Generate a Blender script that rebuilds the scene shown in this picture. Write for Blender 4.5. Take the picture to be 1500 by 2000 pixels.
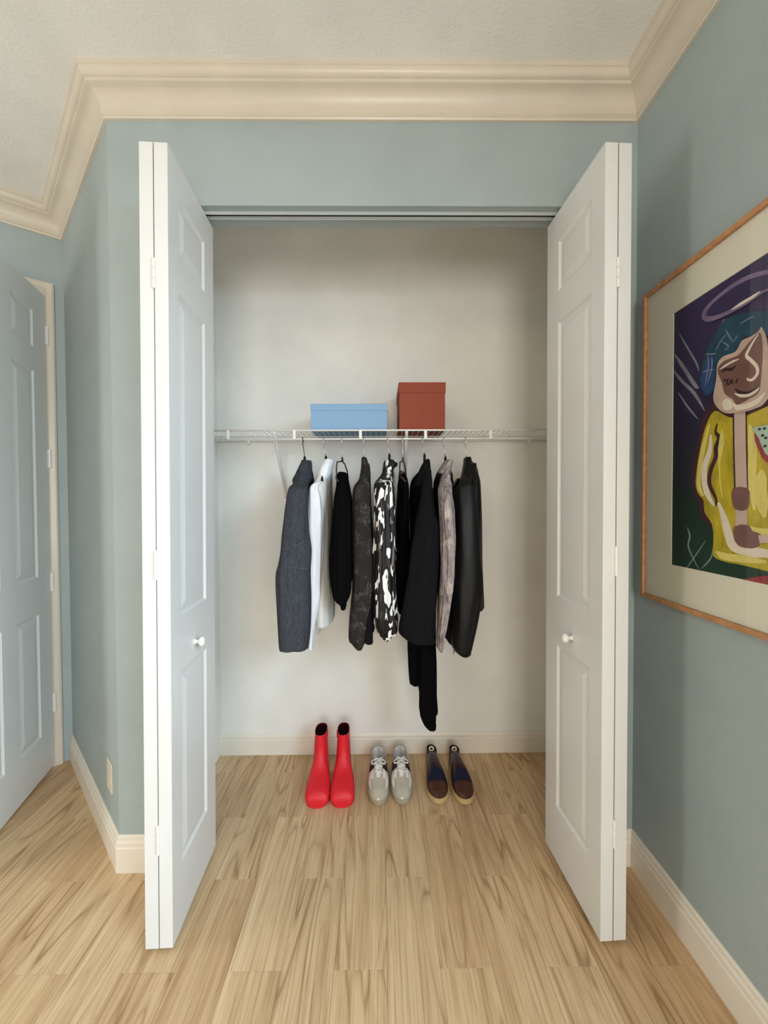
import bpy, bmesh, math, random
from mathutils import Vector, Matrix, noise

for o in list(bpy.data.objects):
    bpy.data.objects.remove(o, do_unlink=True)
SC = bpy.context.scene
COL = SC.collection

# ------------------------------------------------------------------ camera
F_PX, YAW, PITCH, ROLL, CAM_D, CAM_H = 799.5, 0.0096, -0.0203, -0.0043, 1.507, 1.3601
_f = Vector((math.sin(YAW), math.cos(YAW), 0)); _r = Vector((math.cos(YAW), -math.sin(YAW), 0)); _u = Vector((0, 0, 1))
_f, _u = _f * math.cos(PITCH) + _u * math.sin(PITCH), _u * math.cos(PITCH) - _f * math.sin(PITCH)
_r, _u = _r * math.cos(ROLL) + _u * math.sin(ROLL), _u * math.cos(ROLL) - _r * math.sin(ROLL)
CAM_O = Vector((0, -CAM_D, CAM_H))
cam_data = bpy.data.cameras.new('camera')
cam_data.sensor_fit = 'HORIZONTAL'; cam_data.sensor_width = 36.0
cam_data.lens = 36.0 * F_PX / 1500.0
cam_data.clip_start = 0.02
cam = bpy.data.objects.new('camera', cam_data); COL.objects.link(cam)
M = Matrix((_r, _u, -_f)).transposed().to_4x4(); M.translation = CAM_O
cam.matrix_world = M
SC.camera = cam

# ------------------------------------------------------------------ light and exposure
world = bpy.data.worlds.new('sky'); SC.world = world; world.use_nodes = True
wb = world.node_tree.nodes['Background']
wb.inputs[0].default_value = (0.75, 0.87, 1.0, 1); wb.inputs[1].default_value = 0.25
SC.view_settings.view_transform = 'Standard'; SC.view_settings.look = 'None'
SC.view_settings.gamma = 1.0; SC.view_settings.use_curve_mapping = False
SC.view_settings.exposure = 0.08
try:
    SC.cycles.use_denoising = True
    SC.cycles.max_bounces = 5; SC.cycles.diffuse_bounces = 4; SC.cycles.glossy_bounces = 2; SC.cycles.transmission_bounces = 2
    SC.cycles.use_adaptive_sampling = True; SC.cycles.adaptive_threshold = 0.07
    SC.cycles.sample_clamp_indirect = 4.0
except Exception:
    pass

def area_light(name, loc, aim, sx, sy, power, color):
    l = bpy.data.lights.new(name, 'AREA'); l.shape = 'RECTANGLE'; l.size = sx; l.size_y = sy
    l.energy = power; l.color = color
    o = bpy.data.objects.new(name, l); COL.objects.link(o); o.location = loc
    o.rotation_euler = (Vector(aim) - Vector(loc)).to_track_quat('-Z', 'Y').to_euler()
    return o
# daylight entering through the tall window in the right wall, behind the camera: sky above, lit ground below
area_light('sky_daylight', (2.6, -2.7, 2.65), (-1.6, -1.0, 1.0), 4.0, 1.6, 300, (0.62, 0.84, 1.0))
area_light('ground_daylight', (2.1, -2.5, 0.05), (0.0, -1.9, 2.9), 2.6, 1.6, 42, (0.92, 0.98, 1.0))
# added soft fill lights in invented windows, far left and behind the camera
area_light('left_fill', (-3.24, -0.84, 1.50), (0.6, -0.70, 1.40), 0.60, 1.70, 25, (1.0, 0.96, 0.90))
area_light('rear_fill', (0.15, -4.27, 1.40), (0.0, 0.0, 1.10), 1.20, 1.60, 56, (1.0, 0.95, 0.90))

# ------------------------------------------------------------------ key dimensions (metres)
XR, XL, D, T = 0.943, -0.975, 0.705, 0.114
ZC, CEIL, OPEN_H = 2.738, 2.862, 2.44
REAR = -4.2
V3 = (-1.65, 0.675); HD = Vector((-0.8, -0.6))
V4 = (V3[0] + HD.x * 1.9, V3[1] + HD.y * 1.9)

def ray(u, v):
    return _f + _r * ((u - 750) / F_PX) - _u * ((v - 1000) / F_PX)
def atY(u, v, y):
    d = ray(u, v); return CAM_O + d * ((y - CAM_O.y) / d.y)
def atX(u, v, x):
    d = ray(u, v); return CAM_O + d * ((x - CAM_O.x) / d.x)
def atZ(u, v, z):
    d = ray(u, v); return CAM_O + d * ((z - CAM_O.z) / d.z)

# ------------------------------------------------------------------ materials
def lin(c):
    out = []
    for v in c:
        v /= 255.0
        out.append(v / 12.92 if v <= 0.04045 else ((v + 0.055) / 1.055) ** 2.4)
    return (*out, 1.0)

class Mat:
    def __init__(s, name, col, rough=0.6, spec=0.4, metal=0.0):
        s.m = bpy.data.materials.new(name); s.m.use_nodes = True
        s.nt = s.m.node_tree; s.b = s.nt.nodes['Principled BSDF']
        s.b.inputs['Base Color'].default_value = col if len(col) == 4 else lin(col)
        s.b.inputs['Roughness'].default_value = rough
        s.b.inputs['Specular IOR Level'].default_value = spec
        s.b.inputs['Metallic'].default_value = metal
    def n(s, t, **kw):
        nd = s.nt.nodes.new(t)
        for k, v in kw.items():
            if k.startswith('i_'):
                key = k[2:].replace('_', ' ')
                nd.inputs[key].default_value = v
            else:
                setattr(nd, k, v)
        return nd
    def l(s, a, b): s.nt.links.new(a, b)
    def coord(s, scale=(1, 1, 1), kind='Object', rot=(0, 0, 0)):
        tc = s.n('ShaderNodeTexCoord'); mp = s.n('ShaderNodeMapping')
        mp.inputs['Scale'].default_value = scale; mp.inputs['Rotation'].default_value = rot
        s.l(tc.outputs[kind], mp.inputs[0]); return mp.outputs[0]
    def noise(s, vec, scale, detail=4, rough=0.6, dist=0.0):
        nd = s.n('ShaderNodeTexNoise'); nd.inputs['Scale'].default_value = scale
        nd.inputs['Detail'].default_value = detail; nd.inputs['Roughness'].default_value = rough
        nd.inputs['Distortion'].default_value = dist
        s.l(vec, nd.inputs['Vector']); return nd.outputs['Fac']
    def ramp(s, fac, stops, interp='LINEAR'):
        r = s.n('ShaderNodeValToRGB'); r.color_ramp.interpolation = interp
        el = r.color_ramp.elements
        while len(el) < len(stops): el.new(0.5)
        for e, (p, c) in zip(el, stops):
            e.position = p; e.color = lin(c) if len(c) == 3 else c
        s.l(fac, r.inputs[0]); return r.outputs[0]
    def base(s, out): s.l(out, s.b.inputs['Base Color'])
    def bump(s, fac, strength=0.2, dist=0.01):
        b = s.n('ShaderNodeBump'); b.inputs['Strength'].default_value = strength
        b.inputs['Distance'].default_value = dist
        s.l(fac, b.inputs['Height']); s.l(b.outputs[0], s.b.inputs['Normal'])
    def mix(s, fac, a, b, mode='MIX'):
        m = s.n('ShaderNodeMix', data_type='RGBA', blend_type=mode)
        if isinstance(fac, float): m.inputs[0].default_value = fac
        else: s.l(fac, m.inputs[0])
        for k, x in ((6, a), (7, b)):
            if isinstance(x, tuple): m.inputs[k].default_value = lin(x) if len(x) == 3 else x
            else: s.l(x, m.inputs[k])
        return m.outputs[2]

MT = {}
def painted(name, col, rough, spec, bscale, bstr, bd=0.002, mottling=0.05):
    m = Mat(name, col, rough, spec)
    v = m.coord()
    f = m.noise(v, bscale, 5, 0.65)
    m.bump(f, bstr, bd)
    c = lin(col)
    f2 = m.noise(v, 3.0, 3)
    a = tuple(x * (1 - mottling) for x in c[:3]) + (1,); b = tuple(min(1, x * (1 + mottling)) for x in c[:3]) + (1,)
    m.base(m.ramp(f2, [(0.3, a), (0.7, b)]))
    MT[name] = m.m
painted('wall_blue', (165, 177, 177), 0.55, 0.35, 140, 0.35)
painted('closet_white', (241, 239, 232), 0.7, 0.25, 120, 0.2)
painted('ceiling_white', (236, 234, 229), 0.85, 0.15, 90, 0.5, 0.005)
painted('trim_cream', (214, 204, 187), 0.32, 0.5, 60, 0.05)
painted('door_white', (226, 225, 222), 0.33, 0.5, 200, 0.06, 0.001, 0.02)
painted('base_white', (236, 228, 214), 0.4, 0.45, 60, 0.05)
MT['hardware'] = Mat('hardware', (232, 228, 222), 0.3, 0.5).m
MT['metal_edge'] = Mat('metal_edge', (110, 105, 100), 0.4, 0.5, 0.8).m
MT['track'] = Mat('track', (205, 210, 208), 0.35, 0.5, 0.3).m
MT['dark_gap'] = Mat('dark_gap', (30, 27, 27), 0.9, 0.1).m
MT['knob'] = Mat('knob', (240, 238, 234), 0.12, 0.6).m
MT['wire'] = Mat('wire', (240, 238, 232), 0.35, 0.5).m
MT['hall_wall'] = Mat('hall_wall', (150, 158, 156), 0.7, 0.2).m

# wood
m = Mat('wood', (190, 160, 118), 0.42, 0.35)
oi = m.n('ShaderNodeObjectInfo'); tc = m.n('ShaderNodeTexCoord')
off = m.n('ShaderNodeVectorMath', operation='SCALE'); off.inputs[0].default_value = (37.0, 91.0, 13.0)
m.l(oi.outputs['Random'], off.inputs['Scale'])
add = m.n('ShaderNodeVectorMath', operation='ADD'); m.l(tc.outputs['Object'], add.inputs[0]); m.l(off.outputs[0], add.inputs[1])
def mp(scale):
    q = m.n('ShaderNodeMapping'); q.inputs['Scale'].default_value = scale; m.l(add.outputs[0], q.inputs[0]); return q.outputs[0]
big = m.noise(mp((7, 0.75, 1)), 1.0, 2, 0.5, 0.25)
wv = m.n('ShaderNodeMath', operation='MULTIPLY'); m.l(big, wv.inputs[0]); wv.inputs[1].default_value = 26.0
sn = m.n('ShaderNodeMath', operation='PINGPONG'); m.l(wv.outputs[0], sn.inputs[0]); sn.inputs[1].default_value = 1.0
fine = m.noise(mp((150, 3.0, 1)), 1.0, 4, 0.7)
mid = m.noise(mp((20, 0.9, 1)), 1.0, 3, 0.55)
patch = m.noise(mp((6, 1.3, 1)), 1.0, 2, 0.5)
ring = m.ramp(sn.outputs[0], [(0.0, (172, 141, 106)), (0.22, (208, 180, 144)), (0.6, (226, 200, 164)), (1.0, (222, 196, 159))])
gate = m.ramp(patch, [(0.42, (0, 0, 0)), (0.6, (255, 255, 255))])
plain = m.ramp(mid, [(0.3, (210, 182, 146)), (0.7, (228, 202, 166))])
c0 = m.mix(gate, plain, ring)
streak = m.ramp(fine, [(0.34, (190, 174, 156)), (0.54, (255, 255, 255))])
c1 = m.mix(0.55, c0, streak, 'MULTIPLY')
tone = m.ramp(mid, [(0.28, (222, 208, 190)), (0.5, (248, 243, 236)), (0.75, (255, 255, 253))])
c2 = m.mix(0.6, c1, tone, 'MULTIPLY')
pl = m.ramp(oi.outputs['Random'], [(0.0, (232, 220, 206)), (0.35, (250, 243, 232)), (0.7, (255, 252, 246)), (1.0, (240, 234, 224))])
c3 = m.mix(0.8, c2, pl, 'MULTIPLY')
m.base(c3); m.bump(fine, 0.12, 0.002)
MT['wood'] = m.m
MT['subfloor'] = Mat('subfloor', (120, 92, 62), 0.7, 0.2).m

def cloth(name, col, rough=0.85, spec=0.15, fine=900, bstr=0.25, var=0.12, sheen=0.0):
    m = Mat(name, col, rough, spec)
    v = m.coord((1, 1, 0.25)); f = m.noise(v, 60, 4)
    c = lin(col)
    m.base(m.ramp(f, [(0.3, tuple(x * (1 - var) for x in c[:3]) + (1,)), (0.7, tuple(min(1, x * (1 + var)) for x in c[:3]) + (1,))]))
    m.bump(m.noise(m.coord(), fine, 2), bstr, 0.001)
    if sheen: m.b.inputs['Sheen Weight'].default_value = sheen
    MT[name] = m.m; return m
m = cloth('denim', (66, 68, 74), 0.9, 0.15)
v = m.coord((160, 160, 14)); f = m.noise(v, 3.0, 5, 0.75)
m.base(m.ramp(f, [(0.3, (40, 43, 50)), (0.5, (60, 63, 70)), (0.72, (86, 89, 95))]))
cloth('denim_dark', (24, 25, 30))  # darker denim for the jacket body
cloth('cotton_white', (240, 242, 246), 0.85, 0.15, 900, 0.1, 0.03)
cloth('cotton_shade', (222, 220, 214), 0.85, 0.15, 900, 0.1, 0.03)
cloth('black_knit', (9, 9, 10), 0.95, 0.06)
cloth('black_wool', (21, 21, 24), 0.92, 0.08)
cloth('black_deep', (8, 8, 11), 0.95, 0.06)
m = cloth('fleck', (54, 51, 50), 0.85, 0.15)
v = m.coord((1, 1, 0.55)); w = m.noise(v, 55, 3, 0.6, 2.2)
ln = m.ramp(w, [(0.475, (0, 0, 0)), (0.5, (255, 255, 255)), (0.525, (0, 0, 0))])
gate = m.ramp(m.noise(m.coord(), 22, 2), [(0.5, (0, 0, 0)), (0.6, (255, 255, 255))])
g2 = m.mix(1.0, ln, gate, 'MULTIPLY')
m.base(m.mix(g2, (44, 41, 40), (128, 124, 120)))
m = cloth('print', (200, 200, 200), 0.5, 0.35)
v = m.coord((1, 1, 0.34)); nz = m.n('ShaderNodeTexNoise'); nz.inputs['Scale'].default_value = 18; m.l(v, nz.inputs['Vector'])
vm = m.n('ShaderNodeVectorMath', operation='MULTIPLY_ADD'); m.l(nz.outputs['Color'], vm.inputs[0]); vm.inputs[1].default_value = (0.075, 0.075, 0.10); m.l(v, vm.inputs[2])
vo = m.n('ShaderNodeTexVoronoi'); vo.inputs['Scale'].default_value = 64; m.l(vm.outputs[0], vo.inputs['Vector'])
sp = m.n('ShaderNodeSeparateColor'); m.l(vo.outputs['Color'], sp.inputs[0])
m.base(m.ramp(sp.outputs[0], [(0.0, (18, 16, 16)), (0.44, (48, 41, 41)), (0.56, (238, 238, 236)), (0.70, (26, 23, 23)), (0.84, (120, 108, 108)), (0.90, (240, 240, 238))], 'CONSTANT'))
m = cloth('tie_dye', (150, 138, 136), 0.7, 0.25)
f = m.noise(m.coord((1, 1, 0.35)), 32, 5, 0.65, 1.2)
m.base(m.ramp(f, [(0.32, (98, 86, 86)), (0.5, (150, 138, 136)), (0.62, (188, 176, 172)), (0.75, (208, 198, 194))]))
cloth('tie_dye_shade', (34, 30, 34), 0.9, 0.1)  # shade on the shirt body put into the cloth colour
m = Mat('leather', (11, 11, 12), 0.44, 0.3); m.bump(m.noise(m.coord(), 260, 4), 0.25, 0.002); MT['leather'] = m.m
MT['hanger_black'] = Mat('hanger_black', (22, 21, 22), 0.6, 0.3).m
MT['hanger_brown'] = Mat('hanger_brown', (70, 50, 50), 0.4, 0.4).m
MT['hook_chrome'] = Mat('hook_chrome', (190, 186, 180), 0.15, 0.5, 1.0).m
MT['hook_black'] = Mat('hook_black', (40, 38, 38), 0.35, 0.5, 0.6).m
MT['stitch'] = Mat('stitch', (96, 98, 102), 0.9, 0.1).m
MT['button'] = Mat('button', (225, 225, 222), 0.3, 0.5).m
MT['zip'] = Mat('zip', (120, 118, 116), 0.3, 0.5, 0.9).m
def board(name, col):
    m = Mat(name, col, 0.75, 0.2); c = lin(col); f = m.noise(m.coord(), 160, 4)
    m.base(m.ramp(f, [(0.3, tuple(x * .94 for x in c[:3]) + (1,)), (0.7, tuple(min(1, x * 1.05) for x in c[:3]) + (1,))]))
    m.bump(f, 0.15, 0.001); MT[name] = m.m
board('box_blue', (143, 178, 212)); board('box_rust', (150, 76, 58))
m = Mat('rubber_red', (222, 34, 46), 0.5, 0.4); m.bump(m.noise(m.coord(), 220, 3), 0.1, 0.001); MT['rubber_red'] = m.m
MT['boot_lining'] = Mat('boot_lining', (34, 8, 10), 0.95, 0.05).m
MT['sn_white'] = Mat('sneaker_white', (236, 228, 222), 0.55, 0.3).m
m = Mat('sneaker_suede', (186, 177, 160), 0.95, 0.1); m.bump(m.noise(m.coord(), 700, 3), 0.3, 0.001); MT['sn_suede'] = m.m
MT['sn_maroon'] = Mat('sneaker_maroon', (52, 16, 18), 0.6, 0.3).m
MT['sn_lining'] = Mat('sneaker_lining', (168, 160, 152), 0.95, 0.1).m
MT['sn_insole'] = Mat('sneaker_insole', (128, 116, 108), 0.95, 0.1).m
MT['sn_sole'] = Mat('sneaker_sole', (164, 152, 130), 0.8, 0.2).m
MT['lace'] = Mat('lace', (238, 234, 228), 0.85, 0.15).m
MT['shoe_burgundy'] = Mat('shoe_burgundy', (46, 19, 22), 0.3, 0.5).m
MT['shoe_brown'] = Mat('shoe_brown', (72, 38, 28), 0.32, 0.5).m
MT['shoe_navy'] = Mat('shoe_navy', (17, 21, 48), 0.55, 0.3).m
MT['shoe_welt'] = Mat('shoe_welt', (196, 168, 118), 0.7, 0.2).m
MT['tree_dark'] = Mat('tree_dark', (36, 18, 16), 0.5, 0.3).m
MT['tree_knob'] = Mat('tree_knob', (226, 214, 178), 0.3, 0.5).m
m = Mat('frame_wood', (190, 138, 96), 0.45, 0.35)
m.base(m.ramp(m.noise(m.coord((6, 6, 6)), 8, 4), [(0.3, (172, 120, 80)), (0.7, (202, 150, 106))])); MT['frame_wood'] = m.m
MT['mat_board'] = Mat('mat_board', (224, 220, 202), 0.9, 0.1).m
def paint(name, col, var=0.25, sc=26):
    m = Mat(name, col, 0.6, 0.3); c = lin(col)
    f = m.noise(m.coord((1, 1, .6)), sc, 4, .6, .6)
    m.base(m.ramp(f, [(0.3, tuple(x * (1 - var) for x in c[:3]) + (1,)), (0.7, tuple(min(1, x * (1 + var)) for x in c[:3]) + (1,))]))
    MT[name] = m.m
paint('pt_lilac', (126, 108, 138)); paint('pt_teal', (30, 66, 88), .35, 40); paint('pt_blue', (34, 66, 112), .3)
paint('pt_skin', (118, 82, 74), .2); paint('pt_skin_lt', (196, 170, 154), .15); paint('pt_cream', (226, 214, 196), .08)
paint('pt_dark', (52, 26, 34), .2); paint('pt_yellow', (186, 166, 40), .3, 18); paint('pt_lemon', (222, 206, 112), .12)
paint('pt_pipe', (200, 176, 164), .1); paint('pt_joint', (120, 86, 82), .12); paint('pt_red', (146, 48, 50), .2)
paint('pt_mint', (172, 196, 176), .1); paint('pt_grey', (132, 136, 150), .2); paint('pt_black', (26, 22, 26), .1)
paint('pt_maroon', (64, 30, 40), .25)
m = Mat('pt_ground', (30, 32, 50), 0.6, 0.3)
tcn = m.n('ShaderNodeTexCoord'); sx = m.n('ShaderNodeSeparateXYZ'); m.l(tcn.outputs['Object'], sx.inputs[0])
nz = m.noise(m.coord(), 7, 4); ad = m.n('ShaderNodeMath', operation='MULTIPLY_ADD'); m.l(nz, ad.inputs[0]); ad.inputs[1].default_value = 0.5; m.l(sx.outputs[2], ad.inputs[2])
mr = m.n('ShaderNodeMapRange'); m.l(ad.outputs[0], mr.inputs[0]); mr.inputs[1].default_value = 0.0; mr.inputs[2].default_value = 1.3
m.base(m.ramp(mr.outputs[0], [(0.18, (22, 62, 40)), (0.42, (18, 44, 34)), (0.6, (34, 30, 56)), (0.8, (48, 38, 76)), (1.0, (62, 48, 88))]))
MT['pt_ground'] = m.m
# picture glass: clear with a mirror-like gloss
g = bpy.data.materials.new('picture_glass'); g.use_nodes = True; nt = g.node_tree
for nd in list(nt.nodes): nt.nodes.remove(nd)
out = nt.nodes.new('ShaderNodeOutputMaterial'); tr = nt.nodes.new('ShaderNodeBsdfTransparent'); gl = nt.nodes.new('ShaderNodeBsdfGlossy')
gl.inputs['Roughness'].default_value = 0.02; fr = nt.nodes.new('ShaderNodeFresnel'); fr.inputs[0].default_value = 1.4
geo = nt.nodes.new('ShaderNodeNewGeometry'); inv = nt.nodes.new('ShaderNodeMath'); inv.operation = 'SUBTRACT'; inv.inputs[0].default_value = 1.0
nt.links.new(geo.outputs['Backfacing'], inv.inputs[1]); mu = nt.nodes.new('ShaderNodeMath'); mu.operation = 'MULTIPLY'
nt.links.new(fr.outputs[0], mu.inputs[0]); nt.links.new(inv.outputs[0], mu.inputs[1])
mx = nt.nodes.new('ShaderNodeMixShader'); nt.links.new(mu.outputs[0], mx.inputs[0]); nt.links.new(tr.outputs[0], mx.inputs[1]); nt.links.new(gl.outputs[0], mx.inputs[2])
nt.links.new(mx.outputs[0], out.inputs[0]); MT['picture_glass'] = g

# ------------------------------------------------------------------ object helpers
def tag(o, label=None, cat=None, group=None, kind=None):
    if label: o['label'] = label
    if cat: o['category'] = cat
    if group: o['group'] = group
    if kind: o['kind'] = kind
    return o
def empty(name, loc=(0, 0, 0), rz=0.0):
    o = bpy.data.objects.new(name, None); COL.objects.link(o)
    o.location = loc; o.rotation_euler = (0, 0, rz); o.empty_display_size = 0.05
    return o
def root_loc(o):
    r = Vector((0, 0, 0))
    while o is not None:
        r += Vector(o.location); o = o.parent
    return r
def mesh_obj(name, bm, mats, parent=None, smooth=False, world=True, bevel=0.0):
    """bm is in world coordinates (world=True) or in the parent's frame."""
    if world and parent is not None:
        bmesh.ops.translate(bm, verts=bm.verts, vec=-root_loc(parent))
    me = bpy.data.meshes.new(name)
    bmesh.ops.recalc_face_normals(bm, faces=bm.faces)
    bm.to_mesh(me); bm.free()
    if isinstance(mats, str): mats = [mats]
    for k in mats: me.materials.append(MT[k])
    if smooth:
        me.polygons.foreach_set('use_smooth', [True] * len(me.polygons))
    o = bpy.data.objects.new(name, me); COL.objects.link(o); o.parent = parent
    if bevel:
        b = o.modifiers.new('bevel', 'BEVEL'); b.width = bevel; b.segments = 2; b.limit_method = 'ANGLE'; b.angle_limit = 0.6
    return o
def box(bm, x0, x1, y0, y1, z0, z1, mi=0):
    vs = [bm.verts.new((x, y, z)) for z in (z0, z1) for y in (y0, y1) for x in (x0, x1)]
    for f in ((0, 2, 3, 1), (4, 5, 7, 6), (0, 1, 5, 4), (2, 6, 7, 3), (0, 4, 6, 2), (1, 3, 7, 5)):
        bm.faces.new([vs[i] for i in f]).material_index = mi
def prism(bm, pts, z0, z1):
    a = [bm.verts.new((x, y, z0)) for x, y in pts]; b = [bm.verts.new((x, y, z1)) for x, y in pts]
    bm.faces.new(a); bm.faces.new(b)
    n = len(pts)
    for i in range(n): bm.faces.new((a[i], a[(i + 1) % n], b[(i + 1) % n], b[i]))
def prism_xz(bm, pts, y0, y1):
    a = [bm.verts.new((x, y0, z)) for x, z in pts]; b = [bm.verts.new((x, y1, z)) for x, z in pts]
    bm.faces.new(a); bm.faces.new(b)
    n = len(pts)
    for i in range(n): bm.faces.new((a[i], a[(i + 1) % n], b[(i + 1) % n], b[i]))
def loft(bm, rings, cap0=True, cap1=True, closed=True):
    vr = [[bm.verts.new(p) for p in r] for r in rings]
    n = len(rings[0])
    for i in range(len(vr) - 1):
        for j in range(n if closed else n - 1):
            k = (j + 1) % n
            bm.faces.new((vr[i][j], vr[i][k], vr[i + 1][k], vr[i + 1][j]))
    if cap0: bm.faces.new(vr[0])
    if cap1: bm.faces.new(list(reversed(vr[-1])))
    return vr
def tube(bm, pts, r, seg=8, caps=True):
    pts = [Vector(p) for p in pts]; rings = []
    rr = r if isinstance(r, (list, tuple)) else [r] * len(pts)
    up = None
    for i, p in enumerate(pts):
        t = (pts[min(i + 1, len(pts) - 1)] - pts[max(i - 1, 0)]).normalized()
        if up is None:
            up = Vector((0, 0, 1)) if abs(t.z) < 0.9 else Vector((1, 0, 0))
        a = t.cross(up).normalized(); b = a.cross(t).normalized(); up = b
        rings.append([p + (a * math.cos(2 * math.pi * k / seg) + b * math.sin(2 * math.pi * k / seg)) * rr[i] for k in range(seg)])
    loft(bm, rings, caps, caps)
def catmull(keys, n):
    """keys: list of equal-length tuples; returns n rows smoothly interpolated."""
    out = []; m_ = len(keys) - 1
    for i in range(n):
        t = i / (n - 1) * m_; k = min(int(t), m_ - 1); f = t - k
        p0, p1, p2, p3 = keys[max(k - 1, 0)], keys[k], keys[k + 1], keys[min(k + 2, m_)]
        out.append(tuple(0.5 * (2 * b + (c - a) * f + (2 * a - 5 * b + 4 * c - d) * f * f + (3 * b - a - 3 * c + d) * f ** 3)
                         for a, b, c, d in zip(p0, p1, p2, p3)))
    return out

# ------------------------------------------------------------------ room shell
bm = bmesh.new(); box(bm, -3.6, 1.2, REAR - 0.1, D + 0.1, -0.06, -0.004)
box(bm, -3.6, -1.2, D + 0.1, 2.2, -0.06, -0.004)
floor = mesh_obj('floor', bm, 'subfloor'); tag(floor, 'light oak plank floor running into the closet', 'floor', kind='structure')
PW, PL, PX0, PY0 = 0.155, 0.589, 0.015, 0.251
cache = {}
for c in range(-13, 6):
    x0 = PX0 + c * PW
    y = PY0 if c % 2 else PY0 - PL / 2
    y -= PL * 3
    while y < D:
        y0, y1 = y, y + PL; y += PL
        if x0 < -0.95 and y0 > -0.3: y1 = min(y1, 0.95 if x0 < -1.3 else y1)
        if x0 >= -0.97: y1 = min(y1, D - 0.004)
        if y1 - y0 < 0.03: continue
        ln_ = round(y1 - y0, 3)
        if ln_ not in cache:
            b2 = bmesh.new(); g_ = 0.0003
            w2, l2 = PW / 2 - g_, ln_ / 2 - g_; bv = 0.0007
            loft(b2, [[(sx * (w2 - i), sy * (l2 - i), z) for sx, sy in ((-1, -1), (1, -1), (1, 1), (-1, 1))] for i, z in ((0, -0.0035), (0, -bv * .8), (bv, 0))])
            bmesh.ops.recalc_face_normals(b2, faces=b2.faces)
            me = bpy.data.meshes.new('plank'); b2.to_mesh(me); b2.free(); me.materials.append(MT['wood']); cache[ln_] = me
        o = bpy.data.objects.new('plank', cache[ln_]); COL.objects.link(o); o.parent = floor
        o.location = (x0 + PW / 2, (y0 + y1) / 2, 0.0)
# rest of the floor behind the camera, same boards too far back to be seen
bm = bmesh.new(); box(bm, -3.5, XR, REAR, PY0 - PL * 3.5, -0.0035, 0.0)
box(bm, -3.5, PX0 - 13 * PW, PY0 - PL * 3.5, 2.0, -0.0035, 0.0)
mesh_obj('floor_covering', bm, 'wood', floor, world=False)

bm = bmesh.new(); box(bm, -3.6, 1.2, REAR - 0.1, 2.2, CEIL, CEIL + 0.08)
tag(mesh_obj('ceiling', bm, 'ceiling_white'), 'off-white textured ceiling', 'ceiling', kind='structure')

OXL, OXR = -0.745, 0.765   # closet opening
bm = bmesh.new()
prism_xz(bm, [(XL, 0), (OXL, 0), (OXL, OPEN_H), (OXR, OPEN_H), (OXR, 0), (XR + 0.1, 0), (XR + 0.1, CEIL), (XL, CEIL)], 0.0, T)
wf = mesh_obj('wall_front', bm, ['wall_blue', 'closet_white'])
for p in wf.data.polygons:
    if p.normal.y > 0.9: p.material_index = 1
tag(wf, 'blue-grey wall with the closet opening in it', 'wall', kind='structure')
def wall(name, bm, mat, label):
    return tag(mesh_obj(name, bm, mat), label, 'wall', kind='structure')
bm = bmesh.new(); box(bm, -1.0, XR + 0.1, D, D + 0.1, 0, CEIL); wall('wall_back', bm, 'closet_white', 'cream white back wall inside the closet')
bm = bmesh.new(); box(bm, -0.97, -0.87, T, D, 0, CEIL); wall('wall_closet_left', bm, 'closet_white', 'cream white left side wall inside the closet')
bm = bmesh.new(); box(bm, XR, XR + 0.1, T, D, 0, CEIL); wall('wall_closet_right', bm, 'closet_white', 'cream white right side wall inside the closet')
# right wall with a window behind the camera
WY0, WY1, WZ0, WZ1 = -3.45, -1.00, 0.15, 2.42
bm = bmesh.new()
y0, y1 = REAR, 0.0
def yz_wall(bm, x0, x1, ya, yb, za, zb): box(bm, x0, x1, ya, yb, za, zb)
outer = [(y0, 0), (y1, 0), (y1, CEIL), (y0, CEIL)]; hole = [(WY0, WZ0), (WY1, WZ0), (WY1, WZ1), (WY0, WZ1)]
def wall_with_hole(bm, outer, hole, to3, t0, t1):
    for s in (t0, t1):
        A = [bm.verts.new(to3(p, s)) for p in outer]; B = [bm.verts.new(to3(p, s)) for p in hole]
        for i in range(4): bm.faces.new((A[i], A[(i + 1) % 4], B[(i + 1) % 4], B[i]))
    bm.verts.ensure_lookup_table()
    n = len(bm.verts); v = bm.verts
    for base in (n - 16, n - 12):
        for i in range(4):
            bm.faces.new((v[base + i], v[base + (i + 1) % 4], v[base + 8 + (i + 1) % 4], v[base + 8 + i]))
wall_with_hole(bm, outer, hole, lambda p, s: (s, p[0], p[1]), XR, XR + 0.1)
wall('wall_right', bm, 'wall_blue', 'blue-grey right wall with the framed picture')
RX0, RX1, RZ0, RZ1 = -0.50, 0.80, 0.55, 2.25  # opening added for the rear fill light, out of view
bm = bmesh.new(); wall_with_hole(bm, [(-3.3, 0), (XR, 0), (XR, CEIL), (-3.3, CEIL)], [(RX0, RZ0), (RX1, RZ0), (RX1, RZ1), (RX0, RZ1)], lambda p, s: (p[0], s, p[1]), REAR, REAR - 0.1)
wall('wall_rear', bm, 'closet_white', 'wall behind the viewer, white to bounce light')  # unseen wall made white to bounce light into the room
LY0, LY1, LZ0, LZ1 = -1.16, -0.52, 0.60, 2.35  # opening added for the left fill light, out of view
for nm, xa, (ya, yb, za, zb), lab in (('window_1', XR + 0.03, (WY0, WY1, WZ0, WZ1), 'white window frame in the right wall'),
                                      ('added_window_2', V4[0] - 0.07, (LY0, LY1, LZ0, LZ1), 'added white window frame around the left fill light')):
    bm = bmesh.new(); x0, x1, w = xa, xa + 0.04, 0.05
    for q in ((x0, x1, ya, ya + w, za, zb), (x0, x1, yb - w, yb, za, zb), (x0, x1, ya + w, yb - w, za, za + w), (x0, x1, ya + w, yb - w, zb - w, zb), (x0, x1, ya + w, yb - w, (za + zb) / 2 - .02, (za + zb) / 2 + .02)): box(bm, *q)
    tag(mesh_obj(nm, bm, 'door_white'), lab, 'window', kind='structure')

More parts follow.
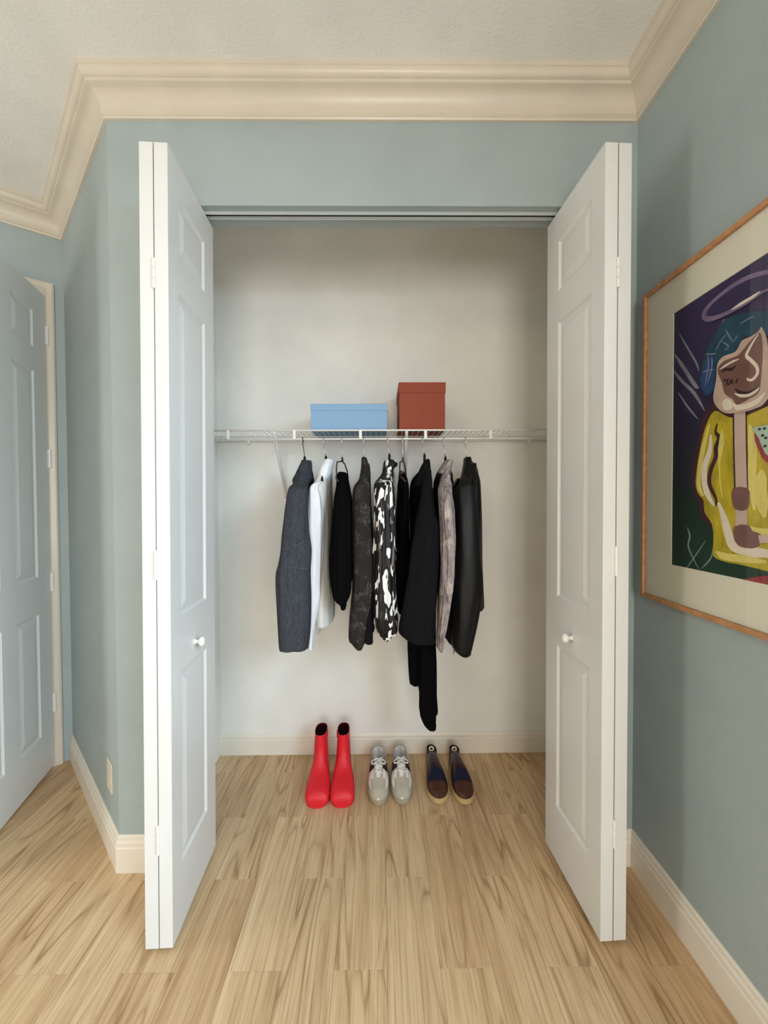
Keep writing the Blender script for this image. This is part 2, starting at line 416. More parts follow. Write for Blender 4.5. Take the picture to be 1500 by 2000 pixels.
bm = bmesh.new(); ya, yb, w = REAR - 0.07, REAR - 0.03, 0.05  # frame of the invented window that holds the rear fill light
for q in ((RX0, RX0 + w, ya, yb, RZ0, RZ1), (RX1 - w, RX1, ya, yb, RZ0, RZ1), (RX0 + w, RX1 - w, ya, yb, RZ0, RZ0 + w), (RX0 + w, RX1 - w, ya, yb, RZ1 - w, RZ1)): box(bm, *q)
tag(mesh_obj('added_window_3', bm, 'door_white'), 'added white window frame around the rear fill light', 'window', kind='structure')
# angled wall on the left and the wall with the hall door
bm = bmesh.new(); prism(bm, [(XL, 0), V3, (V3[0] + .03, V3[1] + .1), (XL + .02, 0.1)], 0, CEIL)
wall('wall_left', bm, 'wall_blue', 'blue-grey angled wall between closet and hall door')
HN = Vector((-0.6, 0.8))     # outward normal of the hall wall
def hp(s, o=0.0): return (V3[0] + HD.x * s + HN.x * o, V3[1] + HD.y * s + HN.y * o)
DS0, DS1, DTOP = 0.105, 0.80, 2.435
bm = bmesh.new()
def hall_piece(s0, s1, z0, z1, o0=0.0, o1=0.1, b=None):
    b = bm if b is None else b
    prism(b, [hp(s0, o0), hp(s1, o0), hp(s1, o1), hp(s0, o1)], z0, z1)
pts = [(0, 0), (DS0, 0), (DS0, DTOP), (DS1, DTOP), (DS1, 0), (1.9, 0), (1.9, CEIL), (0, CEIL)]
A = [bm.verts.new((*hp(s, 0), z)) for s, z in pts]; B = [bm.verts.new((*hp(s, .1), z)) for s, z in pts]
bm.faces.new(A); bm.faces.new(B)
for i in range(8): bm.faces.new((A[i], A[(i + 1) % 8], B[(i + 1) % 8], B[i]))
wall('wall_hall', bm, 'wall_blue', 'blue-grey wall around the hall doorway')
bm = bmesh.new(); wall_with_hole(bm, [(REAR, 0), (V4[1], 0), (V4[1], CEIL), (REAR, CEIL)], [(LY0, LZ0), (LY1, LZ0), (LY1, LZ1), (LY0, LZ1)], lambda p, s: (s, p[0], p[1]), V4[0] - 0.1, V4[0]); wall('wall_far_left', bm, 'wall_blue', 'blue-grey left wall beyond the picture edge')
bm = bmesh.new(); hall_piece(-0.3, 1.9, 0, CEIL, 1.1, 1.2); wall('wall_hallway', bm, 'hall_wall', 'hallway wall beyond the doorway')
# jamb and casing of the doorway
bm = bmesh.new()
hall_piece(DS0, DS0 + .02, 0, DTOP - .02, -0.004, 0.104)
hall_piece(DS1 - .02, DS1, 0, DTOP - .02, -0.004, 0.104)
hall_piece(DS0, DS1, DTOP - .02, DTOP, -0.004, 0.104)
tag(mesh_obj('trim_1', bm, 'trim_cream', bevel=0.002), 'cream door jamb lining the hall doorway', 'door frame', kind='structure')
prof = [(0.0, 0.0), (0.0, 0.012), (0.012, 0.017), (0.030, 0.018), (0.040, 0.014), (0.062, 0.016), (0.070, 0.012), (0.070, 0.0)]
bm = bmesh.new()
CW = 0.072
def casing(bm, pts_sz):
    # sweep of a flat moulding around the opening (mitred), pts_sz inner edge, offsets outward
    rings = []
    dirs = [(-1, 0), (-1, 1), (1, 1), (1, 0)]
    for (s, z), (ds, dz) in zip(pts_sz, dirs):
        rings.append([(*hp(s + ds * a, -h), z + dz * a) for a, h in prof])
    loft(bm, rings)
casing(bm, [(DS0 + .006, 0), (DS0 + .006, DTOP - .006), (DS1 - .006, DTOP - .006), (DS1 - .006, 0)])
tag(mesh_obj('trim_2', bm, 'trim_cream'), 'cream moulded casing around the hall doorway', 'door casing', kind='structure')

# crown moulding and baseboards, mitred along the room outline
POLY = [Vector((XR, REAR)), Vector((XR, 0)), Vector((XL, 0)), Vector(V3), Vector(V4), Vector((V4[0], REAR))]
def miter(i):
    def nrm(a, b):
        d = (b - a).normalized(); return Vector((-d.y, d.x))
    if i == 0: return nrm(POLY[0], POLY[1])
    if i == len(POLY) - 1: return nrm(POLY[-2], POLY[-1])
    n1, n2 = nrm(POLY[i - 1], POLY[i]), nrm(POLY[i], POLY[i + 1])
    return (n1 + n2) / (1 + n1.dot(n2))
def sweep_seg(bm, i, profile, s0=None, s1=None):
    rings = []
    a, b = POLY[i], POLY[i + 1]; d = (b - a).normalized(); nn = Vector((-d.y, d.x))
    for which, pos in ((0, s0), (1, s1)):
        if pos is None: p, mm = (a, miter(i)) if which == 0 else (b, miter(i + 1))
        else: p, mm = a + d * pos, nn
        rings.append([(p.x + mm.x * o, p.y + mm.y * o, z) for o, z in profile])
    loft(bm, rings)
h = CEIL - ZC
crown = [(0, ZC)]
crown += [(0.010, ZC), (0.013, ZC + 0.006), (0.010, ZC + 0.012), (0.016, ZC + 0.016)]
for k in range(9):                      # cove then ogee
    t = k / 8; crown.append((0.018 + 0.042 * (1 - math.cos(t * math.pi / 2)) , ZC + 0.018 + 0.056 * math.sin(t * math.pi / 2)))
crown += [(0.066, ZC + 0.076), (0.066, ZC + 0.082)]
for k in range(7):
    t = k / 6; crown.append((0.068 + 0.020 * math.sin(t * math.pi / 2), ZC + 0.084 + 0.024 * (1 - math.cos(t * math.pi / 2))))
crown += [(0.092, ZC + 0.110), (0.092, CEIL), (0.0, CEIL)]
for i, (nm, lab) in enumerate((('trim_3', 'cream crown moulding along the right wall'), ('trim_4', 'cream crown moulding above the closet'),
                               ('trim_5', 'cream crown moulding along the angled wall'), ('trim_6', 'cream crown moulding above the hall door'))):
    bm = bmesh.new(); sweep_seg(bm, i, crown)
    o = mesh_obj(nm, bm, 'trim_cream', smooth=True); tag(o, lab, 'crown moulding', kind='structure')
    es = o.modifiers.new('edges', 'EDGE_SPLIT'); es.split_angle = 0.6
BBH = 0.135
basep = [(0, 0), (0.014, 0), (0.014, BBH - 0.045), (0.0115, BBH - 0.040), (0.0115, BBH - 0.026), (0.008, BBH - 0.018), (0.0075, BBH - 0.006), (0.004, BBH), (0, BBH)]
bm = bmesh.new(); sweep_seg(bm, 0, basep); tag(mesh_obj('baseboard_right', bm, 'base_white'), 'white baseboard along the right wall', 'baseboard', kind='structure')
bm = bmesh.new(); sweep_seg(bm, 2, basep); tag(mesh_obj('baseboard_left', bm, 'base_white'), 'white baseboard along the angled wall', 'baseboard', kind='structure')
bm = bmesh.new(); sweep_seg(bm, 1, basep, None, XR - OXR); o1 = tag(mesh_obj('baseboard_front_right', bm, 'base_white'), 'short white baseboard behind the right folding door', 'baseboard', kind='structure')
bm = bmesh.new(); sweep_seg(bm, 1, basep, XR - OXL, None); tag(mesh_obj('baseboard_front_left', bm, 'base_white'), 'short white baseboard behind the left folding door', 'baseboard', kind='structure')
bb = 0.112
bp = [(0, 0), (0.014, 0), (0.014, bb - 0.032), (0.011, bb - 0.028), (0.011, bb - 0.014), (0.006, bb - 0.004), (0.004, bb), (0, bb)]
bm = bmesh.new(); loft(bm, [[(x, D - o, z) for o, z in bp] for x in (-0.87, XR)])
tag(mesh_obj('baseboard_back', bm, 'base_white'), 'white baseboard at the back of the closet', 'baseboard', kind='structure')

# sliding track under the closet header
tr_ = empty('trim_7', (0, 0.045, OPEN_H)); tag(tr_, 'pale metal folding door track under the closet header', 'door track', kind='structure')
bm = bmesh.new(); box(bm, OXL, OXR, 0.030, 0.034, OPEN_H - 0.010, OPEN_H); box(bm, OXL, OXR, 0.034, 0.056, OPEN_H - 0.003, OPEN_H); box(bm, OXL, OXR, 0.056, 0.060, OPEN_H - 0.010, OPEN_H)
mesh_obj('track_channel', bm, 'track', tr_)
bm = bmesh.new(); box(bm, OXL + .001, OXR - .001, 0.041, 0.049, OPEN_H - 0.0045, OPEN_H - 0.003); mesh_obj('track_slot', bm, 'dark_gap', tr_)

# ------------------------------------------------------------------ doors
LW, LT, Z0D, LH = 0.372, 0.0385, 0.020, 2.399
ROWS = [(0.205, 0.815), (0.995, 2.000), (2.112, 2.292)]
def leaf_bm(W, H, th, cols, rows):
    """stiles and rails of a panelled door leaf: local x 0..W, y -th/2..th/2, z 0..H, recesses on both faces"""
    bm = bmesh.new()
    xs = [0.0] + [v for c in cols for v in c] + [W]; zs = [0.0] + [v for r in rows for v in r] + [H]
    dep, ins = 0.007, 0.009
    for sgn in (-1, 1):
        y = sgn * th / 2
        grid = [[bm.verts.new((x, y, z)) for x in xs] for z in zs]
        for i in range(len(zs) - 1):
            for j in range(len(xs) - 1):
                q = [grid[i][j], grid[i][j + 1], grid[i + 1][j + 1], grid[i + 1][j]]
                if i % 2 == 1 and j % 2 == 1:
                    inn = []
                    for k, v in enumerate(q):
                        dx = ins if k in (0, 3) else -ins; dz = ins if k in (0, 1) else -ins
                        inn.append(bm.verts.new((v.co.x + dx, y - sgn * dep, v.co.z + dz)))
                    for k in range(4): bm.faces.new((q[k], q[(k + 1) % 4], inn[(k + 1) % 4], inn[k]))
                    bm.faces.new(inn)
                else:
                    bm.faces.new(q)
    bmesh.ops.remove_doubles(bm, verts=bm.verts, dist=1e-6)
    for a, b in (((0, 0), (0, H)), ((W, 0), (W, H)), ((0, 0), (W, 0)), ((0, H), (W, H))):
        # thin edge faces
        vs = [bm.verts.new((a[0], -th / 2, a[1])), bm.verts.new((b[0], -th / 2, b[1])), bm.verts.new((b[0], th / 2, b[1])), bm.verts.new((a[0], th / 2, a[1]))]
        bm.faces.new(vs)
    return bm
def panel_bm(w, h, th):
    bm = bmesh.new(); i0, i1, i2 = 0.009, 0.016, 0.040
    y0, y1 = th / 2 - 0.007, th / 2 - 0.0015
    loft(bm, [[(x, y, z) for x, z in ((i, i), (w - i, i), (w - i, h - i), (i, h - i))] for i, y in ((i0, y0 - .0015), (i1, y0 + .0004), (i2, y1))])
    return bm
MESHC = {}
def add_leaf(parent, loc, rz, W, H, th, cols, rows, z_off):
    key = (W, H, th)
    if key not in MESHC:
        o = mesh_obj('leaf', leaf_bm(W, H, th, cols, rows), 'door_white', parent, world=False); MESHC[key] = o.data
    else:
        o = bpy.data.objects.new('leaf', MESHC[key]); COL.objects.link(o); o.parent = parent
    o.location = (*loc, z_off); o.rotation_euler = (0, 0, rz)
    for ci, c in enumerate(cols):
        for ri, r in enumerate(rows):
            k2 = (key, ci, ri)
            for s in (1, -1):
                if k2 not in MESHC:
                    p = mesh_obj('panel', panel_bm(c[1] - c[0], r[1] - r[0], th), 'door_white', o, world=False); MESHC[k2] = p.data
                else:
                    p = bpy.data.objects.new('panel', MESHC[k2]); COL.objects.link(p); p.parent = o
                if s == 1: p.location = (c[0], 0, r[0])
                else: p.location = (c[1], 0, r[0]); p.rotation_euler = (0, 0, math.pi)
    return o
def hinge(parent, x, y, z, hgt=0.085, r=0.0055, axis_plate=None, name='hinge'):
    bm = bmesh.new()
    g_ = 0.0012; n = 3; seg = hgt / n
    for k in range(n):
        z0 = z - hgt / 2 + k * seg
        for q in range(1):
            ring = lambda zz: [(x + r * math.cos(a * math.pi / 5), y + r * math.sin(a * math.pi / 5), zz) for a in range(10)]
            loft(bm, [ring(z0 + g_ / 2), ring(z0 + seg - g_ / 2)])
    tube(bm, [(x, y, z - hgt / 2), (x, y, z + hgt / 2)], r * 0.6, 8)
    if axis_plate:
        box(bm, *axis_plate, z - hgt / 2, z + hgt / 2)
    return mesh_obj(name, bm, 'hardware', parent, smooth=False, world=False)
def knob(parent, p, n, name='knob'):
    """round knob on a stem; p base point, n outward direction (local)"""
    n = Vector(n).normalized(); a = n.cross(Vector((0, 0, 1))).normalized(); b = Vector((0, 0, 1))
    prof_ = [(0.009, 0.0), (0.009, 0.003), (0.006, 0.006), (0.006, 0.013), (0.010, 0.016), (0.0155, 0.021), (0.0165, 0.026), (0.0145, 0.031), (0.009, 0.0345), (0.002, 0.0355)]
    bm = bmesh.new()
    loft(bm, [[Vector(p) + n * d + a * r * math.cos(k * math.pi / 10) + b * r * math.sin(k * math.pi / 10) for k in range(20)] for r, d in prof_])
    return mesh_obj(name, bm, 'knob', parent, smooth=True, world=False)

def bifold(name, front, back, side, lean, dz, hz, label):
    """front/back: inner-face corners (x, y) of the leaf nearest the opening's middle; side=-1 left pair, +1 right pair"""
    f, b = Vector(front), Vector(back); d = (b - f).normalized()
    rz = math.atan2(d.y, d.x)
    root = empty(name, (f.x, f.y, dz)); root.rotation_euler = (0, 0, rz)
    nrm_side = side           # +1: outer leaf lies at +x
    # local frame: x along leaf (front->back), y to the left of it (-X world for the left pair)
    ys = 1 if side < 0 else -1
    rot = root.rotation_euler.copy()
    root.rotation_mode = 'QUATERNION'
    root.rotation_quaternion = Matrix.Rotation(lean, 3, 'Y').to_quaternion() @ rot.to_quaternion()
    cols = [(0.070, 0.284)]
    lf = add_leaf(root, (0, ys * LT / 2), 0, LW, LH, LT, cols, ROWS, 0)
    l2 = add_leaf(root, (0, ys * (LT * 1.5 + 0.0035)), 0, LW, LH, LT, cols, ROWS, 0)
    for z in hz:
        hinge(root, -0.003, ys * (LT + 0.0018), z, 0.088, 0.005)
    knob(root, (0.176, 0.0, 0.876), (0, -ys, 0))
    tag(root, label, 'door', kind='structure')
    return root
dl = bifold('door_1', (-0.6250, -0.2858), (-0.6440, 0.0868), -1, 0.0080, Z0D - 0.004, (0.335, 1.165, 2.02), 'white folding closet door on the left, edge lit warm at the top')
dl.location.x -= 0.0095
bifold('door_2', (0.6667, -0.2898), (0.6490, 0.0815), 1, 0.0, Z0D, (0.335, 1.165, 2.02), 'white folding closet door on the right, beside the picture wall')
# hall door standing open towards the room
hpos = Vector((-1.718, 0.610)); hdir = Vector((0.26, -0.966)).normalized()
root = empty('door_3', (hpos.x, hpos.y, 0.012), math.atan2(hdir.y, hdir.x))
HW = 0.70
add_leaf(root, (0.004, 0.0), 0, HW, 2.41, 0.036, [(0.115, 0.295), (0.405, 0.585)], ROWS, 0)
for z in (0.336, 0.964, 1.598, 2.225):
    hinge(root, -0.004, 0.0225, z - 0.012, 0.095, 0.007, (-0.002, 0.006, 0.016, 0.020))
knob(root, (HW - 0.065, 0.018, 0.93), (0, 1, 0)); knob(root, (HW - 0.065, -0.018, 0.93), (0, -1, 0))
tag(root, 'white six-panel hall door standing open at the far left', 'door', kind='structure')

# wall outlet on the angled wall
oc = Vector((-1.058, 0.083, 0.303)); od = Vector((-1, 1, 0)).normalized(); on = Vector((-1, -1, 0)).normalized()
ot = empty('wall_outlet', oc)
def slab(bm, c, u, w, n, hu, hw, d0, d1):
    vs = [[c + u * a * hu + w * b_ * hw + n * d for a, b_ in ((-1, -1), (1, -1), (1, 1), (-1, 1))] for d in (d0, d1)]
    loft(bm, vs)
zax = Vector((0, 0, 1))
bm = bmesh.new(); slab(bm, oc, od, zax, on, 0.036, 0.058, 0, 0.006); mesh_obj('cover_plate', bm, 'trim_cream', ot, bevel=0.002)
for k in (-1, 1):
    bm = bmesh.new(); slab(bm, oc + zax * 0.021 * k, od, zax, on, 0.016, 0.014, 0.006, 0.008); mesh_obj('socket', bm, 'trim_cream', ot, bevel=0.001)
tag(ot, 'cream wall outlet low on the angled blue-grey wall', 'outlet')

# ------------------------------------------------------------------ wire shelf
SY, SZ, RZ = 0.395, 1.700, 1.660
sh = empty('wire_shelf', (0, D - 0.15, 1.70)); tag(sh, 'white ventilated wire shelf across the closet, clothes rail along its lip', 'shelf')
SX0, SX1 = -0.868, XR - 0.002
def rod(name, pts, r, parent=sh, mat='wire', seg=8):
    b_ = bmesh.new(); tube(b_, pts, r, seg); return mesh_obj(name, b_, mat, parent, smooth=True)
rod('lip_rail', [(SX0, SY, SZ), (SX1, SY, SZ)], 0.0042)
rod('hanging_rail', [(SX0, SY, RZ), (SX1, SY, RZ)], 0.0046)
rod('back_rail', [(SX0, D - 0.010, SZ - 0.004), (SX1, D - 0.010, SZ - 0.004)], 0.0035)
rod('middle_rail', [(SX0, SY + 0.15, SZ - 0.0045), (SX1, SY + 0.15, SZ - 0.0045)], 0.003)
bm = bmesh.new(); x = SX0 + 0.012
while x < SX1:
    tube(bm, [(x, SY, SZ + 0.001), (x, D - 0.008, SZ + 0.001)], 0.0016, 5); x += 0.0254
tag(mesh_obj('deck_wires', bm, 'wire', sh), kind='stuff')
for u in (446, 575, 704, 831, 958):
    X = atY(u, 850, SY).x
    bm = bmesh.new(); box(bm, X - 0.007, X + 0.007, SY - 0.007, SY - 0.003, RZ - 0.002, SZ + 0.002); box(bm, X - 0.004, X + 0.004, SY - 0.003, SY + 0.004, RZ, SZ)
    mesh_obj('lip_spacer', bm, 'wire', sh, bevel=0.002)
for u, v, u2, v2 in ((536, 850, 558, 966), (794, 848, 790, 950)):
    a, b_ = atY(u, v, SY + 0.012), atY(u2, v2, D - 0.006)
    bm = bmesh.new(); a.z = SZ - 0.008
    mid_ = a.lerp(b_, 0.08)
    tube(bm, [a + Vector((0, -0.01, 0.006)), a, mid_, a.lerp(b_, .95), b_, b_ + Vector((0, 0.004, -0.02))], [.005, .008, .0085, .0085, .007, .005], 8)
    mesh_obj('support_brace', bm, 'wire', sh, smooth=True)
    bm = bmesh.new(); c_ = b_ + Vector((0, 0.004, -0.016)); tube(bm, [c_ - Vector((0, .006, 0)), c_], .004, 8); mesh_obj('screw', bm, 'metal_edge', sh)
for X in (-0.70, -0.42, 0.46, 0.80):
    bm = bmesh.new(); box(bm, X - .008, X + .008, D - 0.018, D, SZ - .022, SZ + .004); mesh_obj('wall_clip', bm, 'wire', sh, bevel=.003)

# ------------------------------------------------------------------ storage boxes
def storage_box(name, u0, u1, vtop, vlid, yf, dep, mat, label):
    a = atY(u0 + 1.2, vtop, yf); b_ = atY(u1 - 1.2, vtop, yf); zl = atY((u0 + u1) / 2, vlid, yf).z
    zb = SZ + 0.0028
    cx = (a.x + b_.x) / 2; r = empty(name, (cx, yf + dep / 2, zb)); e = 0.0028
    b1 = bmesh.new(); box(b1, a.x, b_.x, yf, yf + dep, zb, a.z - .004); mesh_obj('box_body', b1, mat, r, bevel=.0012)
    b1 = bmesh.new()
    x0, x1, y0, y1 = a.x - e, b_.x + e, yf - e, yf + dep + e
    rings = [[(x0 + i, y0 + i, z), (x1 - i, y0 + i, z), (x1 - i, y1 - i, z), (x0 + i, y1 - i, z)] for i, z in ((e * .9, zl), (0, zl), (0, a.z), (.004, a.z + .0006))]
    loft(b1, rings); mesh_obj('lid', b1, mat, r, bevel=.001)
    tag(r, label, 'box'); return r
storage_box('storage_box', 606, 757, 789, 801.5, 0.415, 0.225, 'box_blue', 'long light blue cardboard box with lid on the wire shelf')
storage_box('storage_box', 778.5, 870.5, 747, 767.5, 0.415, 0.24, 'box_rust', 'tall rust red cardboard box with lid on the wire shelf')

# ------------------------------------------------------------------ hangers and garments
def hanger(u, v_neck, u_neck, mat, hookmat, label, kind='solid', half=0.19):
    """hook over the rail, straight wire, neck, two arms running front to back (and a trouser loop for the plastic kind)"""
    X = atY(u, 858, SY).x
    nk = atY(u_neck, v_neck, SY); zt = RZ + 0.0068
    r = empty('clothes_hanger', (X, SY, nk.z)); tag(r, label, 'hanger', 'hangers on the closet rail')
    pts = []
    for k in range(11):
        a_ = math.radians(-35 + k * 24)
        pts.append((X, SY + 0.012 * math.cos(a_) , RZ - 0.0052 + 0.012 * math.sin(a_)))
    pts = pts[:9]
    e = Vector(pts[-1]); 
    pts += [(X, SY - 0.008, RZ - 0.022), tuple(Vector((X, SY - .002, RZ - 0.03)).lerp(nk, 0.15)), tuple(Vector((X, SY, RZ - .03)).lerp(nk, .6)), tuple(nk)]
    bm = bmesh.new(); tube(bm, pts, 0.0017, 6); mesh_obj('hook', bm, hookmat, r, smooth=True)
    bm = bmesh.new()
    if kind == 'solid':
        rows = [(nk.z + 0.004, .004, .005), (nk.z - .006, .006, .010), (nk.z - .024, .006, .016), (nk.z - .048, .005, .022), (nk.z - .080, .004, .055), (nk.z - .105, .005, half - .04), (nk.z - .120, .004, half - .02)]
        rings = []
        for z, hx, hy in rows:
            rings.append([(nk.x + hx * math.cos(t * math.pi / 8), SY + hy * math.sin(t * math.pi / 8), z) for t in range(16)])
        loft(bm, rings); mesh_obj('hanger_body', bm, mat, r, smooth=True)
    else:
        z = nk.z
        tube(bm, [(nk.x, SY, z + .006), (nk.x, SY, z - .014)], [.0045, .006], 8)
        mesh_obj('neck', bm, mat, r, smooth=True)
        bm = bmesh.new(); w = kind
        tube(bm, [(nk.x, SY - .004, z - .012), (nk.x - w * .9, SY - .05, z - .020), (nk.x - w, SY - .06, z - .05), (nk.x - w * .9, SY - .07, z - .085), (nk.x - w * .6, SY - half + .03, z - .10), (nk.x, SY - half, z - .115),
                  ], .0034, 6); mesh_obj('arm', bm, mat, r, smooth=True)
        bm = bmesh.new()
        tube(bm, [(nk.x, SY + .004, z - .012), (nk.x + w * .45, SY + .02, z - .022), (nk.x + w * .9, SY + .05, z - .055), (nk.x + w, SY + .07, z - .085), (nk.x + w * .5, SY + half - .03, z - .10), (nk.x, SY + half, z - .115)], .0034, 6)
        mesh_obj('arm', bm, mat, r, smooth=True)
    return r

def cloth_loft(name, rows, mat, parent, amp=0.004, freq=18.0, seed=0.0, n=46, seg=96, power=2.3, pleats=None, cap=True):
    freq *= 3.2; amp *= 1.5
    """rows: (pixel y, left x, right x, depth centre Y, half depth).  Each row becomes a closed ring standing at its own depth,
    with hanging folds added along the ring normal."""
    keys = []
    for (v, a, b_, yc, yh) in rows:
        A_, B_ = atY(a, v, yc), atY(b_, v, yc)
        keys.append(((A_.x + B_.x) / 2, abs(B_.x - A_.x) / 2, yc, yh, (A_.z + B_.z) / 2))
    ks = catmull(keys, n)
    bm = bmesh.new(); rings = []
    for i, (cx, hx, yc, yh, z) in enumerate(ks):
        hx = max(hx, 0.0008); yh = max(yh, 0.0008); ring = []
        for k in range(seg):
            t = 2 * math.pi * k / seg
            c, s = math.cos(t), math.sin(t)
            px = math.copysign(abs(c) ** (2 / power), c) * hx
            py = math.copysign(abs(s) ** (2 / power), s) * yh
            nn = Vector((c / hx, s / yh, 0)).normalized()
            fade = min(1.0, i / 6.0)
            am = amp * fade * min(1.0, hx / 0.018)
            dsp = am * (noise.noise(Vector((px * freq + seed, py * freq * 1.2 + seed * 1.7, z * 3.0 + seed))) + 0.5 * noise.noise(Vector((px * freq * 2.4 + seed, py * freq * 2.4, z * 5.0 + seed * 2))))
            if pleats:
                dsp += pleats[1] * fade * math.cos(pleats[0] * t + seed)
            ring.append((cx + px + nn.x * dsp, yc + py + nn.y * dsp, z))
        rings.append(ring)
    loft(bm, rings, cap, cap)
    return mesh_obj(name, bm, mat, parent, smooth=True)
def strip(name, pts, w, mat, parent, off=0.0012):
    """thin stitched or ribbon line following 3-D points"""
    bm = bmesh.new(); tube(bm, pts, w, 6); return mesh_obj(name, bm, mat, parent, smooth=True)
def garment(name, label, cat, u, v):
    p = atY(u, v, SY); r = empty(name, p); tag(r, label, cat, 'clothes hanging in the closet'); return r
def back_sleeve(rows, mat, parent, seed):
    """the far sleeve next to the wall, same cut as the near one"""
    new = []
    for (v, a, b_, yc, yh) in rows:
        k = 2 * SY - yc
        A_, B_ = atY(a, v, yc), atY(b_, v, yc)
        # same metric shape, moved back
        new.append((A_, B_, k, yh))
    keys = [((A_.x + B_.x) / 2, abs(B_.x - A_.x) / 2, k, yh, (A_.z + B_.z) / 2) for A_, B_, k, yh in new]
    ks = catmull(keys, 24); bm = bmesh.new(); rings = []
    for i, (cx, hx, yc, yh, z) in enumerate(ks):
        hx = max(hx * .6, .001); yh = max(yh, .001)
        rings.append([(cx + hx * math.cos(t * math.pi / 12) * (1 + .1 * math.sin(5 * t + seed)), min(yc, 0.625) + yh * math.sin(t * math.pi / 12), z) for t in range(24)])
    loft(bm, rings); return mesh_obj('sleeve', bm, mat, parent, smooth=True)

YF = 0.225   # depth of the near sleeves
# 1 charcoal denim jacket
YF = 0.178
hanger(592, 893, 595, 'hanger_black', 'hook_black', 'black hanger holding the charcoal denim jacket')
g = garment('denim_jacket', 'charcoal denim jacket, leftmost of the hanging clothes', 'jacket', 594, 1265)
cloth_loft('shoulder', [(900, 594, 608, 0.372, 0.03), (915, 590, 608, 0.345, 0.045), (930, 583, 606, 0.31, 0.055), (946, 575, 602, 0.28, 0.051), (964, 567.5, 596.5, 0.255, 0.0421), (990, 573.0, 591.0, 0.255, 0.0255)], 'denim', g, .002, 14, 2, 26, 80)
rows = [(938, 581, 597, .27, .035), (947, 571, 599, .25, .05), (958, 564, 600, YF, .055), (1000, 556.5, 599, YF, .055), (1040, 553, 601, YF, .055), (1072, 550.5, 605, YF, .055), (1100, 545, 606.5, YF, .055), (1125, 540.5, 607, YF, .055), (1171, 541, 608, YF, .055), (1225, 543, 606, YF, .05), (1263, 545, 602, YF, .045), (1265, 546, 601, YF, .042)]
cloth_loft('sleeve', rows, 'denim', g, .007, 6, 1.3, 60, 112); back_sleeve(rows, 'denim', g, 1)
cloth_loft('jacket_body', [(908, 590, 606, SY, 0.05), (925, 582, 609, SY - .02, 0.1), (945, 580, 612, SY + .03, 0.1), (975, 579, 612, SY + .03, 0.1), (1060, 580, 611, SY + .03, 0.1), (1160, 583, 609, SY + .03, 0.1), (1222, 585, 607, SY + .03, 0.1), (1226, 586, 606, SY + .03, 0.1)], 'denim_dark', g, .003, 14, 2.1)
cloth_loft('collar', [(899, 592, 599, SY - .03, .03), (900.5, 590, 606, SY - .03, .045), (904, 589, 608, SY - .035, .05), (912, 585, 608.5, SY - .05, .055), (925, 579, 609, SY - .06, .06), (936, 573, 609.5, SY - .07, .06), (943, 573, 604, SY - .07, .055), (946, 576, 598, SY - .07, .05)], 'denim', g, .002, 14, 4)
p0 = [atY(u, v, YF - .0555) for u, v in ((553, 1073), (565, 1070), (580, 1064), (594, 1058))]
strip('elbow_seam', p0, .0011, 'stitch', g)
p0 = [atY(u, v, YF - .0560) for u, v in ((548, 1106), (565, 1107), (585, 1110), (602, 1111))]
strip('elbow_seam', p0, .0009, 'stitch', g)
# 2 white shirt
YF = 0.280
hanger(632, 892, 636.5, 'hanger_black', 'hook_chrome', 'black hanger holding the white shirt')
g = garment('dress_shirt', 'white button shirt between the denim jacket and the black blouse', 'shirt', 636, 1240)
cloth_loft('shoulder', [(900, 640, 652, 0.372, 0.03), (915, 632, 648, 0.345, 0.045), (930, 622, 643, 0.345, 0.05), (945, 613, 634, 0.335, 0.045), (960, 607, 626, 0.318, 0.035), (988, 609, 621, 0.3, 0.02)], 'cotton_white', g, .002, 14, 3, 26, 80)
rows = [(940, 620, 632, .30, .03), (950, 607, 623, .29, .04), (975, 602, 628, YF, .042), (1004, 598, 632, YF, .042), (1025, 595, 633, YF, .042), (1080, 598, 631, YF, .042), (1137, 600, 627.5, YF, .042), (1161, 601, 627, YF, .042), (1185, 602, 622, YF, .045), (1202, 603, 618, YF, .04), (1232, 602.5, 614, YF, .036), (1263, 602.5, 612.5, YF, .036), (1265, 603, 612, YF, .034)]
cloth_loft('sleeve', rows, 'cotton_white', g, .005, 12, 5.5, 56, 112, pleats=(7, .0007)); back_sleeve(rows, 'cotton_white', g, 2)
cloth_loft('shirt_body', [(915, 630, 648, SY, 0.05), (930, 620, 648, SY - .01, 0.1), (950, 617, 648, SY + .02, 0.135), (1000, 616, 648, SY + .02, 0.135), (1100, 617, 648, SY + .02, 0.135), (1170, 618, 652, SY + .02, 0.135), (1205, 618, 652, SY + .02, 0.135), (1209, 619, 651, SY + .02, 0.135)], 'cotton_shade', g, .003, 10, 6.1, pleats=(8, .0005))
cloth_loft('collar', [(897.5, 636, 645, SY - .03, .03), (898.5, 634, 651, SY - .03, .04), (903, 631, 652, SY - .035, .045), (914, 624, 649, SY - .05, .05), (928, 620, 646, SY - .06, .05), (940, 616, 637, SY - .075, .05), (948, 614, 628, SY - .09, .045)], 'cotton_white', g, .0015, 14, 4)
cloth_loft('collar_stand', [(904, 633, 637, SY + .02, .035), (910, 627, 640, SY + .02, .04), (925, 622, 642, SY + .02, .045), (942, 619, 640, SY + .02, .045)], 'cotton_shade', g, .0005, 10, 2)
